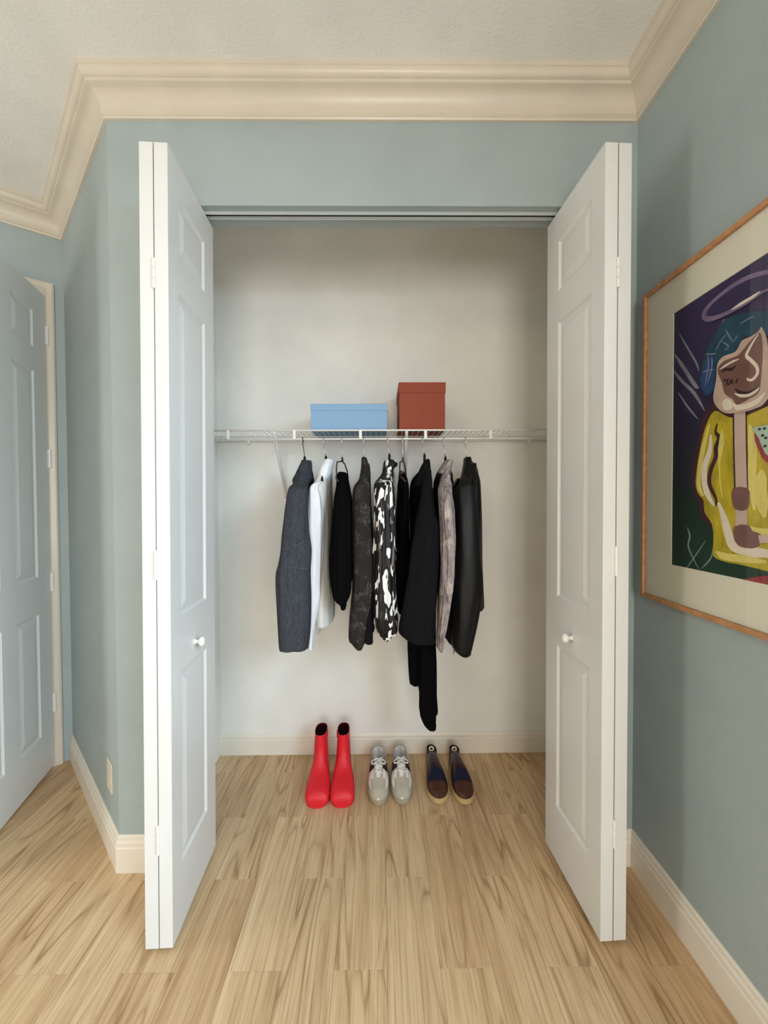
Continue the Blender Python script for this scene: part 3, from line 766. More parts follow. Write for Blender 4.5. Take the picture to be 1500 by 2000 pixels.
# 3 black blouse
YF = 0.205
hanger(668, 896, 668.5, 'hanger_brown', 'hook_chrome', 'brown plastic hanger holding the short black blouse', kind=0.021)
g = garment('blouse', 'short black blouse with a gathered balloon sleeve', 'blouse', 668, 1190)
rows = [(923, 661, 675, .30, .03), (936, 659, 677, .28, .04), (967, 655.5, 682.5, .25, .05), (1010, 650.5, 684.5, YF, .055), (1060, 646.5, 685.5, YF, .06), (1105, 645, 686, YF, .06), (1135, 647, 685.5, YF, .06), (1158, 650, 684.5, YF, .055), (1172, 655, 678, YF, .045), (1179, 663, 676, YF, .03), (1184, 666, 675.5, YF, .024), (1190, 667, 674, YF, .022)]
cloth_loft('sleeve', rows, 'black_knit', g, .004, 30, 8.2, 56, 112, pleats=(13, .0014)); back_sleeve(rows, 'black_knit', g, 3)
cloth_loft('blouse_body', [(924, 661, 677, SY, 0.08), (940, 660, 678, SY + .02, 0.11), (980, 659, 680, SY + .02, 0.135), (1100, 660, 682, SY + .02, 0.135), (1155, 661, 682, SY + .02, 0.135), (1158, 662, 681, SY + .02, 0.135)], 'black_deep', g, .004, 26, 9)
# 4 fleck patterned jacket
YF = 0.262
hanger(710, 897, 711, 'hanger_black', 'hook_chrome', 'black hanger holding the dark flecked jacket')
g = garment('patterned_jacket', 'dark grey jacket with pale scribbled flecks', 'jacket', 710, 1268)
cloth_loft('shoulder', [(897, 706, 717, 0.372, 0.03), (918, 705, 722, 0.345, 0.045), (937, 701.5, 722, 0.3125, 0.055), (954, 692.5, 722, 0.285, 0.048), (974, 690.5, 721.5, 0.2625, 0.0396), (1000, 696.5, 715.5, 0.265, 0.024)], 'fleck', g, .002, 14, 4, 26, 80)
rows = [(925, 704.5, 716, .30, .03), (938, 700, 719, .27, .045), (955, 691, 723, .268, .05), (996, 689.5, 725, YF, .055), (1060, 690, 727.5, YF, .055), (1111, 690, 729.5, YF, .055), (1150, 688.5, 730, YF, .055), (1200, 683.5, 726, YF, .055), (1244, 681.5, 717, YF, .05), (1256, 688, 713, YF, .04), (1268, 697, 707, YF, .02)]
cloth_loft('sleeve', rows, 'fleck', g, .005, 8, 11.4, 56, 112); back_sleeve(rows, 'fleck', g, 4)
cloth_loft('jacket_body', [(908, 706, 722, SY, 0.05), (925, 705, 722, SY, 0.1), (945, 702, 723, SY + .02, 0.135), (1000, 702, 726, SY + .02, 0.135), (1100, 704, 730, SY + .02, 0.135), (1170, 705, 732, SY + .02, 0.135), (1215, 706, 733, SY + .02, 0.135), (1222, 707, 732, SY + .02, 0.135)], 'fleck', g, .003, 18, 12)
cloth_loft('collar', [(893.5, 708, 713, SY - .02, .025), (895, 706, 716, SY - .02, .035), (903, 705.5, 718, SY - .03, .04), (908, 705.5, 722, SY - .035, .045), (920, 705, 722, SY - .04, .05), (926, 705, 720, SY - .045, .045)], 'fleck', g, .001, 14, 4)
cloth_loft('front_panel', [(1180, 716, 727, .232, .010), (1210, 712, 728, .230, .014), (1248, 711, 728, .230, .014), (1256, 713, 728, .230, .013), (1258, 716, 726, .230, .010)], 'black_wool', g, .002, 20, 3, 24, 40)
# 5 black and white print shirt
YF = 0.225
hanger(757, 888, 760.5, 'hanger_black', 'hook_chrome', 'black hanger holding the black and white print shirt')
g = garment('print_shirt', 'glossy black and white abstract print shirt', 'shirt', 755, 1250)
cloth_loft('shoulder', [(904, 752, 770, 0.372, 0.03), (924, 747, 768, 0.345, 0.045), (938, 740, 767, 0.31, 0.055), (950, 733, 766, 0.28, 0.051), (968, 733.0, 765.5, 0.255, 0.0421), (994, 739.3, 759.2, 0.255, 0.0255)], 'print', g, .002, 14, 5, 26, 80)
rows = [(924, 746, 764, .30, .03), (938, 738, 766, .27, .045), (948, 733, 767, .24, .055), (988, 731, 769.5, YF, .055), (1059, 731.5, 773, YF, .06), (1122, 731, 772.5, YF, .06), (1180, 731, 775, YF, .06), (1212, 731.5, 777.5, YF, .058), (1234, 737, 773, YF, .05), (1240, 744, 766, YF, .04), (1250, 751, 759.5, YF, .025)]
cloth_loft('sleeve', rows, 'print', g, .007, 22, 15.2, 60, 112, pleats=(7, .002)); back_sleeve(rows, 'print', g, 5)
cloth_loft('shirt_body', [(915, 751, 767, SY, 0.05), (932, 746, 769, SY + .02, 0.11), (955, 744, 770, SY + .02, 0.135), (1100, 745, 772, SY + .02, 0.135), (1190, 746, 774, SY + .02, 0.135), (1195, 747, 773, SY + .02, 0.135)], 'print', g, .004, 22, 16)
cloth_loft('collar', [(898, 757, 765, SY - .03, .025), (900, 752, 772, SY - .035, .04), (905, 749.5, 777, SY - .04, .045), (911, 749, 776, SY - .045, .045), (916, 747.5, 769, SY - .05, .045), (928, 747, 768, SY - .06, .045), (940, 750, 765, SY - .07, .04)], 'print', g, .003, 30, 4)
# 6 sleeveless black top
YF = 0.225
hanger(786, 896, 787, 'hanger_brown', 'hook_chrome', 'brown plastic hanger holding the narrow black top', kind=0.018)
g = garment('sleeveless_top', 'narrow black sleeveless top left of the long coat', 'top', 787, 1190)
cloth_loft('top_body', [(922, 780, 790, .36, .03), (930, 779.5, 793, .36, .06), (950, 778.5, 797, .36, .10), (1000, 775.5, 798, .39, .105), (1060, 774, 798, .39, .105), (1120, 774, 798, .39, .105), (1185, 777, 798, .39, .105), (1191, 779, 797, .39, .10)], 'black_knit', g, .005, 20, 18)
cloth_loft('neckband', [(919, 779.5, 784, .345, .02), (923, 778.5, 789, .345, .03), (928, 779, 792, .345, .034), (931, 781, 791, .345, .03)], 'hanger_brown', g, .0006, 10, 1, 16, 40)
# 7 long black coat
YF = 0.188
hanger(825, 888, 829, 'hanger_black', 'hook_chrome', 'black hanger holding the long black coat')
g = garment('long_coat', 'long black coat with tails hanging below the other clothes', 'coat', 830, 1425)
cloth_loft('shoulder', [(902, 831, 839, 0.372, 0.03), (920, 827, 841, 0.345, 0.045), (942, 825, 843, 0.31, 0.055), (968, 820.5, 846, 0.28, 0.051), (996, 817.5, 848.5, 0.255, 0.0421), (1022, 823.5, 842.5, 0.255, 0.0255)], 'black_wool', g, .002, 14, 6, 26, 80)
rows = [(918, 829, 842, .31, .025), (940, 825, 843, .27, .04), (970, 820.5, 846, .24, .05), (1006, 814, 852, YF, .055), (1022, 811.5, 857, YF, .055), (1069, 804, 858.5, YF, .055), (1122, 797, 857, YF, .055), (1164, 789, 854, YF, .055), (1200, 783, 852, YF, .055), (1226, 779.5, 851, YF, .05), (1238, 781, 850, YF, .05), (1247, 790, 850, YF, .05), (1253, 799, 849, YF, .045)]
cloth_loft('sleeve', rows, 'black_wool', g, .006, 6, 21.4, 60, 112); back_sleeve(rows, 'black_deep', g, 6)
cloth_loft('coat_body', [(912, 826, 840, SY, 0.05), (925, 815, 841, SY - .01, 0.09), (944, 803, 842, SY + .02, 0.11), (975, 801, 843, SY + .02, 0.135), (1060, 803, 846, SY + .02, 0.135), (1180, 805, 848, SY + .02, 0.135), (1240, 806, 848, SY + .02, 0.135), (1246, 807, 847, SY + .02, 0.135)], 'black_deep', g, .004, 16, 22)
cloth_loft('collar', [(897, 833, 837, SY - .03, .02), (899, 830, 838.5, SY - .03, .035), (908, 824, 840, SY - .035, .045), (925, 816, 841.5, SY - .05, .05), (945, 808, 841, SY - .06, .045), (952, 808, 836, SY - .06, .03)], 'black_wool', g, .001, 14, 4)
cloth_loft('coat_tail', [(1225, 797, 822, .345, .06), (1260, 797.5, 821, .345, .06), (1300, 799, 820, .345, .055), (1329, 801, 818, .345, .05), (1331.5, 802, 816, .345, .045)], 'black_deep', g, .004, 22, 25, 30)
cloth_loft('coat_tail', [(1225, 815, 851, .30, .05), (1265, 817, 850.5, .30, .05), (1300, 817, 851.5, .30, .05), (1330, 815.5, 852, .30, .05), (1340, 816.5, 852.5, .30, .05), (1354, 818.5, 852.5, .30, .048), (1380, 818.5, 854, .30, .045), (1391, 820, 854, .30, .042), (1396, 821, 851.5, .30, .042), (1408, 825, 851.5, .30, .038), (1419, 832, 851.5, .30, .03), (1424, 838, 850, .30, .02), (1426, 842, 848, .30, .01)], 'black_knit', g, .003, 18, 27, 44)
# 8 tie-dye shirt
YF = 0.188
hanger(866, 893, 870, 'hanger_black', 'hook_chrome', 'black hanger holding the taupe tie-dye shirt')
g = garment('tie_dye_shirt', 'taupe and grey mottled shirt between coat and leather jacket', 'shirt', 868, 1270)
cloth_loft('shoulder', [(903, 870, 883, 0.372, 0.03), (915, 866, 880, 0.345, 0.045), (930, 862, 879, 0.31, 0.055), (950, 859, 879.5, 0.28, 0.051), (974, 859.5, 880.5, 0.255, 0.0421), (1000, 863.3, 876.7, 0.255, 0.0255)], 'tie_dye', g, .002, 14, 7, 26, 80)
rows = [(928, 866, 880, .29, .03), (945, 860, 880, .26, .04), (962, 857.5, 880, YF, .045), (1000, 859, 884.5, YF, .05), (1060, 862, 888, YF, .05), (1101, 863, 887, YF, .05), (1143, 861, 884, YF, .048), (1190, 857, 878, YF, .045), (1225, 854.5, 871.5, YF, .042), (1244, 852.5, 867, YF, .038), (1262, 853, 865.5, YF, .035), (1270, 857, 863, YF, .028)]
cloth_loft('sleeve', rows, 'tie_dye', g, .006, 24, 31.4, 56, 112); back_sleeve(rows, 'tie_dye', g, 7)
cloth_loft('shirt_body', [(915, 858, 879, SY, 0.05), (930, 853, 880, SY - .01, 0.1), (950, 849, 882, SY + .03, 0.105), (1000, 852, 878, SY + .03, 0.105), (1100, 856, 878, SY + .03, 0.105), (1190, 858, 878, SY + .03, 0.105), (1225, 862, 880, SY + .03, 0.105), (1240, 868, 878, SY + .03, 0.105), (1250, 874, 883, SY, 0.08)], 'tie_dye_shade', g, .004, 20, 32)
cloth_loft('collar', [(898, 874, 880, SY - .03, .02), (899.5, 870, 883.5, SY - .03, .035), (906, 864, 883, SY - .035, .042), (916, 858, 879, SY - .05, .045), (923, 856.5, 870, SY - .065, .04), (926, 858, 863, SY - .07, .025)], 'tie_dye', g, .0015, 20, 4)
# 9 leather jacket
YF = 0.262
hanger(909, 897, 911, 'hanger_black', 'hook_chrome', 'black hanger holding the black leather jacket')
g = garment('leather_jacket', 'black leather jacket, rightmost of the hanging clothes', 'jacket', 912, 1280)
cloth_loft('shoulder', [(897, 907, 919, 0.372, 0.03), (915, 905, 928, 0.345, 0.045), (935, 901, 929.5, 0.3175, 0.055), (951, 892.5, 930.5, 0.295, 0.045), (970, 887.0, 930.5, 0.2775, 0.0371), (996, 895.7, 921.8, 0.285, 0.0225)], 'leather', g, .002, 14, 8, 26, 80)
rows = [(930, 902, 922, .31, .03), (944, 896, 928, .28, .045), (961, 886.5, 931.5, .27, .05), (1000, 884, 933.5, YF, .06), (1060, 885.5, 936, YF, .06), (1110, 885, 937, YF, .06), (1150, 884, 937, YF, .06), (1176, 884, 935.5, YF, .06), (1216, 884, 932, YF, .058), (1256, 884, 924.5, YF, .05), (1272, 888, 921, YF, .045), (1279, 896, 919, YF, .035), (1282, 904, 915, YF, .02)]
cloth_loft('sleeve', rows, 'leather', g, .010, 3.6, 41.4, 60, 112); back_sleeve(rows, 'leather', g, 8)
cloth_loft('jacket_body', [(908, 906, 928, SY, 0.05), (925, 904, 929, SY, 0.1), (945, 900, 931, SY + .02, 0.135), (1000, 899, 934, SY + .02, 0.135), (1100, 900, 937, SY + .02, 0.135), (1172, 901, 939, SY + .02, 0.135), (1178, 902, 938, SY + .02, 0.135)], 'leather', g, .004, 12, 42)
cloth_loft('collar', [(893, 911, 917, SY - .02, .02), (894.5, 907, 919, SY - .02, .035), (903, 906, 921, SY - .03, .042), (906, 905.5, 929, SY - .035, .045), (908, 905, 930, SY - .035, .045), (920, 903, 929.5, SY - .045, .05), (925, 902, 926, SY - .05, .05), (932, 900, 920, SY - .055, .045)], 'leather', g, .001, 14, 4)
a_ = atY(886.5, 1266, YF - .04); b_ = atY(886, 1278, YF - .04)
bm = bmesh.new(); tube(bm, [a_, a_.lerp(b_, .5), b_], [.0015, .0024, .0014], 6); mesh_obj('zip_pull', bm, 'zip', g)

# ------------------------------------------------------------------ footwear
def place(root_name, label, cat, group, x, y, rz):
    r = empty(root_name, (x, y, 0.0005), rz); tag(r, label, cat, group); return r
def boot(x, y, rz, sgn, label):
    r = place('rain_boot', label, 'boot', 'red rubber boots', x, y, rz)
    # sections: front/top point (y,z), back/bottom point (y,z), half width ; local y=0 at the toe, growing to the heel
    S = [((.004, .022), (.006, .008), .012), ((.006, .040), (.004, .006), .036), ((.020, .060), (.010, .004), .050), ((.050, .074), (.035, .004), .0555), ((.085, .086), (.075, .004), .055),
         ((.115, .104), (.130, .004), .050), ((.135, .128), (.190, .004), .043), ((.146, .150), (.250, .006), .038), ((.152, .168), (.268, .040), .036), ((.155, .190), (.272, .085), .034), ((.156, .210), (.274, .140), .032), ((.156, .226), (.278, .200), .0305), ((.155, .240), (.284, .236), .030)]
    S = catmull([(a[0], a[1], b[0], b[1], w) for a, b, w in S], 40)
    bm = bmesh.new(); rings = []
    for fy, fz, by, bz, w in S:
        F_, B_ = Vector((0, fy, fz)), Vector((0, by, bz)); c = (F_ + B_) / 2; e = (F_ - B_) / 2
        ring = []
        for k in range(32):
            t = 2 * math.pi * k / 32; cc, ss = math.cos(t), math.sin(t)
            q = c + e * math.copysign(abs(cc) ** .85, cc) + Vector((w * math.copysign(abs(ss) ** .85, ss), 0, 0))
            q.z = max(q.z, .004); ring.append(q)
        rings.append(ring)
    top = rings[-1]; c = sum(top, Vector()) / 32
    rings.append([c + (p - c) * .945 + Vector((0, 0, -.0005)) for p in top])
    loft(bm, rings, True, False); mesh_obj('boot_upper', bm, 'rubber_red', r, smooth=True, world=False)
    bm = bmesh.new(); loft(bm, [[c + (p - c) * .94 + Vector((0, 0, -.002)) for p in top], [c + (p - c) * .80 + Vector((0, -.004, -.030)) for p in top]], False, True)
    mesh_obj('lining', bm, 'boot_lining', r, smooth=True, world=False)
    pl_ = [(0, -.001), (.016, .000), (.030, .007), (.041, .018), (.050, .036), (.055, .060), (.052, .105), (.044, .160), (.040, .220), (.034, .255), (.018, .272), (0, .276)]
    pts_ = [(a * 1.02, b) for a, b in pl_] + [(-a * 1.02, b) for a, b in reversed(pl_[1:-1])]
    bm = bmesh.new(); prism(bm, pts_, 0.0, 0.010); mesh_obj('sole', bm, 'rubber_red', r, world=False, bevel=.002)
    bm = bmesh.new(); box(bm, sgn * .031, sgn * .0335, .20, .225, .205, .232); mesh_obj('pull_tab', bm, 'rubber_red', r, world=False, bevel=.001)
    return r
p = atZ(618, 1580, 0); boot(p.x, p.y, 0.035, 1, 'red rubber ankle boot, left one of the pair')
p = atZ(668, 1579, 0); boot(p.x, p.y, 0.05, -1, 'red rubber ankle boot, right one of the pair beside the sneakers')

def interp(tab, s):
    for (a, va), (b, vb) in zip(tab, tab[1:]):
        if s <= b:
            t = (s - a) / (b - a); t = t * t * (3 - 2 * t) if False else t
            return va + (vb - va) * t
    return tab[-1][1]
def smooth01(x, a, b):
    t = min(1, max(0, (x - a) / (b - a))); return t * t * (3 - 2 * t)
class Last:
    """low shoe form: plan half-width, vamp height and topline along the length (s=0 toe, s=1 heel)"""
    def __init__(s, L, W, hgt, z0, open_a, asym=0.0, heel=1.0):
        s.L, s.W, s.h, s.z0, s.oa, s.asym, s.heel = L, W, hgt, z0, open_a, asym, heel
    def width(s, t):
        k = interp([(0, 0), (.01, .26), (.03, .46), (.07, .68), (.14, .88), (.24, .99), (.32, 1.0), (.45, .95), (.6, .86), (.75, .80), (.87, .76), (.94, .64), (.98, .38), (1.0, 0.0)], t)
        return s.W * k * (1 + (s.heel - 1) * smooth01(t, .3, .8))
    def cx(s, t): return s.asym * math.sin(math.pi * min(1, max(0, (0.55 - t) / 0.55))) * .5 + s.asym * (1 - t) * .3
    def top(s, t):
        return interp([(k / 10, v) for k, v in enumerate(s.h)], t)
    def pt(s, t, side, q):
        """q 0 at the sole edge, 1 at the centre line (vamp) or topline (opening)"""
        w, z1 = s.width(t), s.top(t)
        a = q * math.pi / 2
        vx, vz = w * math.cos(a) ** .75, s.z0 + (z1 - s.z0) * math.sin(a) ** .85
        ox, oz = w * (1 - .14 * q * q), s.z0 + (z1 - s.z0) * q
        o = smooth01(t, s.oa - .05, s.oa + .08)
        return Vector((s.cx(t) + side * (vx * (1 - o) + ox * o), t * s.L, vz * (1 - o) + oz * o))
    def upper(s, n=54, m_=12):
        bm = bmesh.new(); rows = []
        for i in range(n + 1):
            t = i / n; t = t if 0 < i < n else (0.0005 if i == 0 else .9995)
            row = [s.pt(t, -1, j / m_) for j in range(m_ + 1)] + [s.pt(t, 1, (m_ - j) / m_) for j in range(m_ + 1)]
            rows.append([bm.verts.new(p_) for p_ in row])
        for i in range(n):
            for j in range(2 * m_ + 1):
                if j == m_ and (i / n) > s.oa - .03: continue
                bm.faces.new((rows[i][j], rows[i][j + 1], rows[i + 1][j + 1], rows[i + 1][j]))
        bmesh.ops.remove_doubles(bm, verts=bm.verts, dist=2e-5)
        return bm
    def patch(s, t0, t1, side, q0f, q1f, off, n=14, m_=8):
        """overlay lying on the upper; q0f/q1f give the lower and upper edge at a station"""
        bm = bmesh.new(); outer = []
        for i in range(n + 1):
            t = t0 + (t1 - t0) * i / n; row = []
            for j in range(m_ + 1):
                q = q0f(t) + (q1f(t) - q0f(t)) * j / m_
                P = s.pt(t, side, q)
                du = s.pt(min(1, t + .01), side, q) - s.pt(max(0, t - .01), side, q); dv = s.pt(t, side, min(1, q + .02)) - s.pt(t, side, max(0, q - .02))
                nn = du.cross(dv)
                if nn.length < 1e-12: nn = Vector((0, 0, 1))
                nn.normalize()
                if nn.z < 0 and abs(nn.z) > .2 or (nn.x * side < 0 and abs(nn.z) <= .2): nn = -nn
                row.append(P + nn * off)
            outer.append([bm.verts.new(x_) for x_ in row])
        for i in range(n):
            for j in range(m_): bm.faces.new((outer[i][j], outer[i][j + 1], outer[i + 1][j + 1], outer[i + 1][j]))
        return bm
    def outline(s, k=1.0, n=40):
        ts = [(1 - math.cos(math.pi * i / n)) / 2 for i in range(n + 1)]
        a = [(s.cx(t) + s.width(t) * k, t * s.L * (1 + (k - 1) * .5) - (k - 1) * .25 * s.L) for t in ts]
        b = [(s.cx(t) - s.width(t) * k, t * s.L * (1 + (k - 1) * .5) - (k - 1) * .25 * s.L) for t in reversed(ts[1:-1])]
        return a + b
def solid(o, th):
    md = o.modifiers.new('thickness', 'SOLIDIFY'); md.thickness = th; md.offset = -1
    return o
def sole_obj(r, last, levels, mat, name='sole'):
    bm = bmesh.new()
    loft(bm, [[(x_, y_, z) for x_, y_ in last.outline(k)] for k, z in levels])
    return mesh_obj(name, bm, mat, r, smooth=False, world=False)

def sneaker(x, y, rz, side, label):
    r = place('sneaker', label, 'sneaker', 'cream and maroon sneakers', x, y, rz)
    la = Last(.300, .0480, [.036, .056, .066, .080, .096, .104, .088, .074, .076, .088, .098], .020, .53, .0, 1.06)
    solid(mesh_obj('upper', la.upper(), 'sn_white', r, smooth=True, world=False), .0035)
    sole_obj(r, la, [(.97, 0), (1.03, .004), (1.045, .016), (1.02, .026), (.96, .027)], 'sn_sole')
    bm = bmesh.new(); prism(bm, la.outline(.88), .027, .034); mesh_obj('insole', bm, 'sn_insole', r, world=False)
    for s_ in (-1, 1):
        # toe overlay, lace stay, heel wrap, side stripes
        mesh_obj('toe_overlay', la.patch(.005, .27, s_, lambda t: 0.0, lambda t: 1.0, .0012), 'sn_suede', r, smooth=True, world=False)
        mesh_obj('toe_flash', la.patch(.13, .42, s_, lambda t: .46 - (t - .13) * 1.3, lambda t: .50 - (t - .13) * .1 + .10 * math.sin((t - .13) / .29 * math.pi), .0024), 'sn_white', r, smooth=True, world=False)
        mesh_obj('lace_stay', la.patch(.27, .56, s_, lambda t: .78, lambda t: .93, .0030), 'sn_suede', r, smooth=True, world=False)
        mesh_obj('side_stripe', la.patch(.40, .54, s_, lambda t: .15 + (.54 - t) * 2.6, lambda t: .80, .0038), 'sn_maroon', r, smooth=True, world=False)
        mesh_obj('side_stripe', la.patch(.57, .66, s_, lambda t: .10, lambda t: .94, .0038), 'sn_maroon', r, smooth=True, world=False)
    # tongue
    bm = bmesh.new(); rows = []
    for i in range(9):
        t = .34 + i * .038; z = la.top(min(t, .56)) - .006 + max(0, t - .52) * .10; w = .016 + .004 * i / 8
        rows.append([(w * (j - 3) / 3, t * .300, z - .004 * abs(j - 3) / 3) for j in range(7)])
    loft(bm, rows, False, False, False); solid(mesh_obj('tongue', bm, 'sn_white', r, smooth=True, world=False), .005)
    # laces
    for k in range(5):
        t = .35 + k * .050; z = la.top(t) + .0035; dx = .019
        sg = 1 if k % 2 else -1
        bm = bmesh.new(); tube(bm, [(-dx, t * .3, z - .004), (-dx * .4, t * .3 + .003 * sg, z + .0015), (dx * .4, t * .3 + .006 * sg, z + .0015), (dx, t * .3 + .009 * sg, z - .004)], .0031, 6); mesh_obj('lace', bm, 'lace', r, smooth=True, world=False)
    for sg in (-1, 1):
        t = .50; z = la.top(t) + .006
        c = Vector((0, .155, z + .002))
        loop_ = [c + Vector((sg * .03 * (1 - math.cos(a)) / 2 * 1.15, -.016 * math.sin(a) - .012 * (1 - math.cos(a)) / 2, .004 * math.sin(a / 2) - .010 * (1 - math.cos(a)) / 2)) for a in [i * 2 * math.pi / 14 for i in range(15)]]
        bm = bmesh.new(); tube(bm, loop_, .0028, 6); mesh_obj('lace_loop', bm, 'lace', r, smooth=True, world=False)
        bm = bmesh.new(); tube(bm, [c, c + Vector((sg * .008, -.018, .001)), c + Vector((sg * .012, -.040, -.008)), c + Vector((sg * .010, -.054, -.016))], .0021, 6); mesh_obj('lace_end', bm, 'lace', r, smooth=True, world=False)
        bm = bmesh.new(); tube(bm, [c, (sg * .012, .172, z + .004), (sg * .026, .184, z - .004)], .0022, 6); mesh_obj('lace', bm, 'lace', r, smooth=True, world=False)
    # collar rim
    for sg in (-1, 1):
        bm = bmesh.new(); tube(bm, [la.pt(.56 + i * .0335, sg, 1.0) for i in range(14)], .0032, 6); mesh_obj('collar_rim', bm, 'sn_lining', r, smooth=True, world=False)
    return r
p = atZ(739, 1575, 0); sneaker(p.x, p.y, 0.0, -1, 'cream sneaker with maroon stripes, left one next to the red boots')
p = atZ(786, 1573, 0); sneaker(p.x, p.y, -0.01, 1, 'cream sneaker with maroon stripes, right one with a looser bow')

def dress_shoe(x, y, rz, label, tlabel):
    r = place('dress_shoe', label, 'shoe', 'burgundy dress shoes', x, y, rz)
    la = Last(.300, .0490, [.032, .050, .058, .070, .085, .096, .101, .102, .099, .097, .097], .026, .78, .004, .80)
    solid(mesh_obj('upper', la.upper(), 'shoe_burgundy', r, smooth=True, world=False), .003)
    sole_obj(r, la, [(1.0, 0), (1.06, .003), (1.09, .006), (1.09, .022), (1.06, .025), (.98, .0255)], 'shoe_welt')
    for s_ in (-1, 1):
        mesh_obj('toe_cap', la.patch(.004, .30, s_, lambda t: 0.02, lambda t: 1.0 if t < .25 else 1.0 - (t - .25) * 10, .0010), 'shoe_brown', r, smooth=True, world=False)
        mesh_obj('vamp_panel', la.patch(.235, .42, s_, lambda t: .34 + (t - .235) * 2.4, lambda t: 1.0, .0020), 'shoe_navy', r, smooth=True, world=False)
    bm = bmesh.new(); prism(bm, la.outline(.85), .026, .032); mesh_obj('insole', bm, 'tree_dark', r, world=False)
    t_ = empty('shoe_tree', (x, y, 0.0), rz); tag(t_, tlabel, 'shoe tree', 'shoe trees in the dress shoes')
    bm = bmesh.new(); rings = []
    for t, z1, k in ((.40, .060, .55), (.5, .084, .70), (.6, .092, .74), (.7, .094, .72), (.8, .094, .70), (.9, .092, .60), (.955, .088, .34)):
        w = la.width(t) * k
        rings.append([(la.cx(t) + w * math.cos(a * math.pi / 8), t * .3, .062 + (z1 - .062) * math.sin(a * math.pi / 8) if a <= 8 else .062 + .026 * math.sin(a * math.pi / 8)) for a in range(16)])
    loft(bm, rings); mesh_obj('heel_block', bm, 'tree_dark', t_, smooth=True, world=False)
    c = Vector((la.cx(.9), .262, .0955)); nrm = Vector((0, -.45, .9)).normalized(); ax = Vector((1, 0, 0)); ay = nrm.cross(ax)
    bm = bmesh.new(); R_, r_ = .0105, .0042
    loft(bm, [[c + ax * (R_ + r_ * math.cos(b)) * math.cos(a) + ay * (R_ + r_ * math.cos(b)) * math.sin(a) + nrm * r_ * math.sin(b) for b in [k * math.pi / 4 for k in range(8)]] for a in [i * 2 * math.pi / 24 for i in range(25)]], False, False)
    bmesh.ops.remove_doubles(bm, verts=bm.verts, dist=1e-6)
    mesh_obj('knob_ring', bm, 'tree_knob', t_, smooth=True, world=False)
    bm = bmesh.new(); tube(bm, [c - nrm * .006, c - nrm * .001], .009, 16); mesh_obj('knob_seat', bm, 'dark_gap', t_, world=False)
    bm = bmesh.new(); q = c + ay * -.020 - nrm * .004; tube(bm, [q - nrm * .004, q + nrm * .003], .003, 10); mesh_obj('rivet', bm, 'tree_knob', t_, world=False)
    return r
p = atZ(858, 1571, 0); dress_shoe(p.x, p.y, 0.01, 'burgundy dress shoe with navy vamp and tan sole, nearer the sneakers', 'dark shoe tree with cream ring knob in the left dress shoe')
p = atZ(910, 1572, 0); dress_shoe(p.x, p.y, 0.02, 'burgundy dress shoe with navy vamp and tan sole, rightmost on the floor', 'dark shoe tree with cream ring knob in the right dress shoe')

# ------------------------------------------------------------------ framed picture on the right wall
PXF = XR - 0.022      # front of the frame
PY_0, PZ0, PZ1 = -0.067, 1.027, 2.084
PY_1 = -0.875
fr_ = empty('framed_picture', (XR, (PY_0 + PY_1) / 2, PZ0)); tag(fr_, 'large framed painting of a yellow-shirted figure on the right wall', 'picture')
fw = 0.016
def fbar(y0, y1, z0, z1):
    bm = bmesh.new(); box(bm, PXF, XR, y0, y1, z0, z1); mesh_obj('frame_bar', bm, 'frame_wood', fr_, bevel=.004)
fbar(PY_0 - fw, PY_0, PZ0, PZ1); fbar(PY_1, PY_1 + fw, PZ0, PZ1)
fbar(PY_1 + fw, PY_0 - fw, PZ0, PZ0 + fw); fbar(PY_1 + fw, PY_0 - fw, PZ1 - fw, PZ1)
AY0, AY1, AZ0, AZ1 = -0.205, -0.737, 1.161, 1.959
MX = XR - 0.010
bm = bmesh.new()
A = [bm.verts.new((MX, y, z)) for y, z in ((PY_0 - fw, PZ0 + fw), (PY_1 + fw, PZ0 + fw), (PY_1 + fw, PZ1 - fw), (PY_0 - fw, PZ1 - fw))]
B = [bm.verts.new((MX, y, z)) for y, z in ((AY0, AZ0), (AY1, AZ0), (AY1, AZ1), (AY0, AZ1))]
C_ = [bm.verts.new((MX + .003, v.co.y, v.co.z)) for v in B]
for i in range(4):
    bm.faces.new((A[i], A[(i + 1) % 4], B[(i + 1) % 4], B[i])); bm.faces.new((B[i], B[(i + 1) % 4], C_[(i + 1) % 4], C_[i]))
mesh_obj('mat_board', bm, 'mat_board', fr_)
AX = XR - 0.0065
bm = bmesh.new(); box(bm, AX, AX + .002, AY1 - .01, AY0 + .01, AZ0 - .01, AZ1 + .01); art = mesh_obj('painting', bm, 'pt_ground', fr_)
bm = bmesh.new(); box(bm, PXF + .005, PXF + .007, PY_1 + fw, PY_0 - fw, PZ0 + fw, PZ1 - fw); mesh_obj('glass_pane', bm, 'picture_glass', fr_)
layer = [0]
def a7(x, y): return (1230 + x / 4.444, 370 + y / 4.444)
def a8(x, y): return (1230 + x / 4.0816, 800 + y / 4.0816)
def a5(x, y): return (1300 + x / 7.5, 580 + y / 7.5)
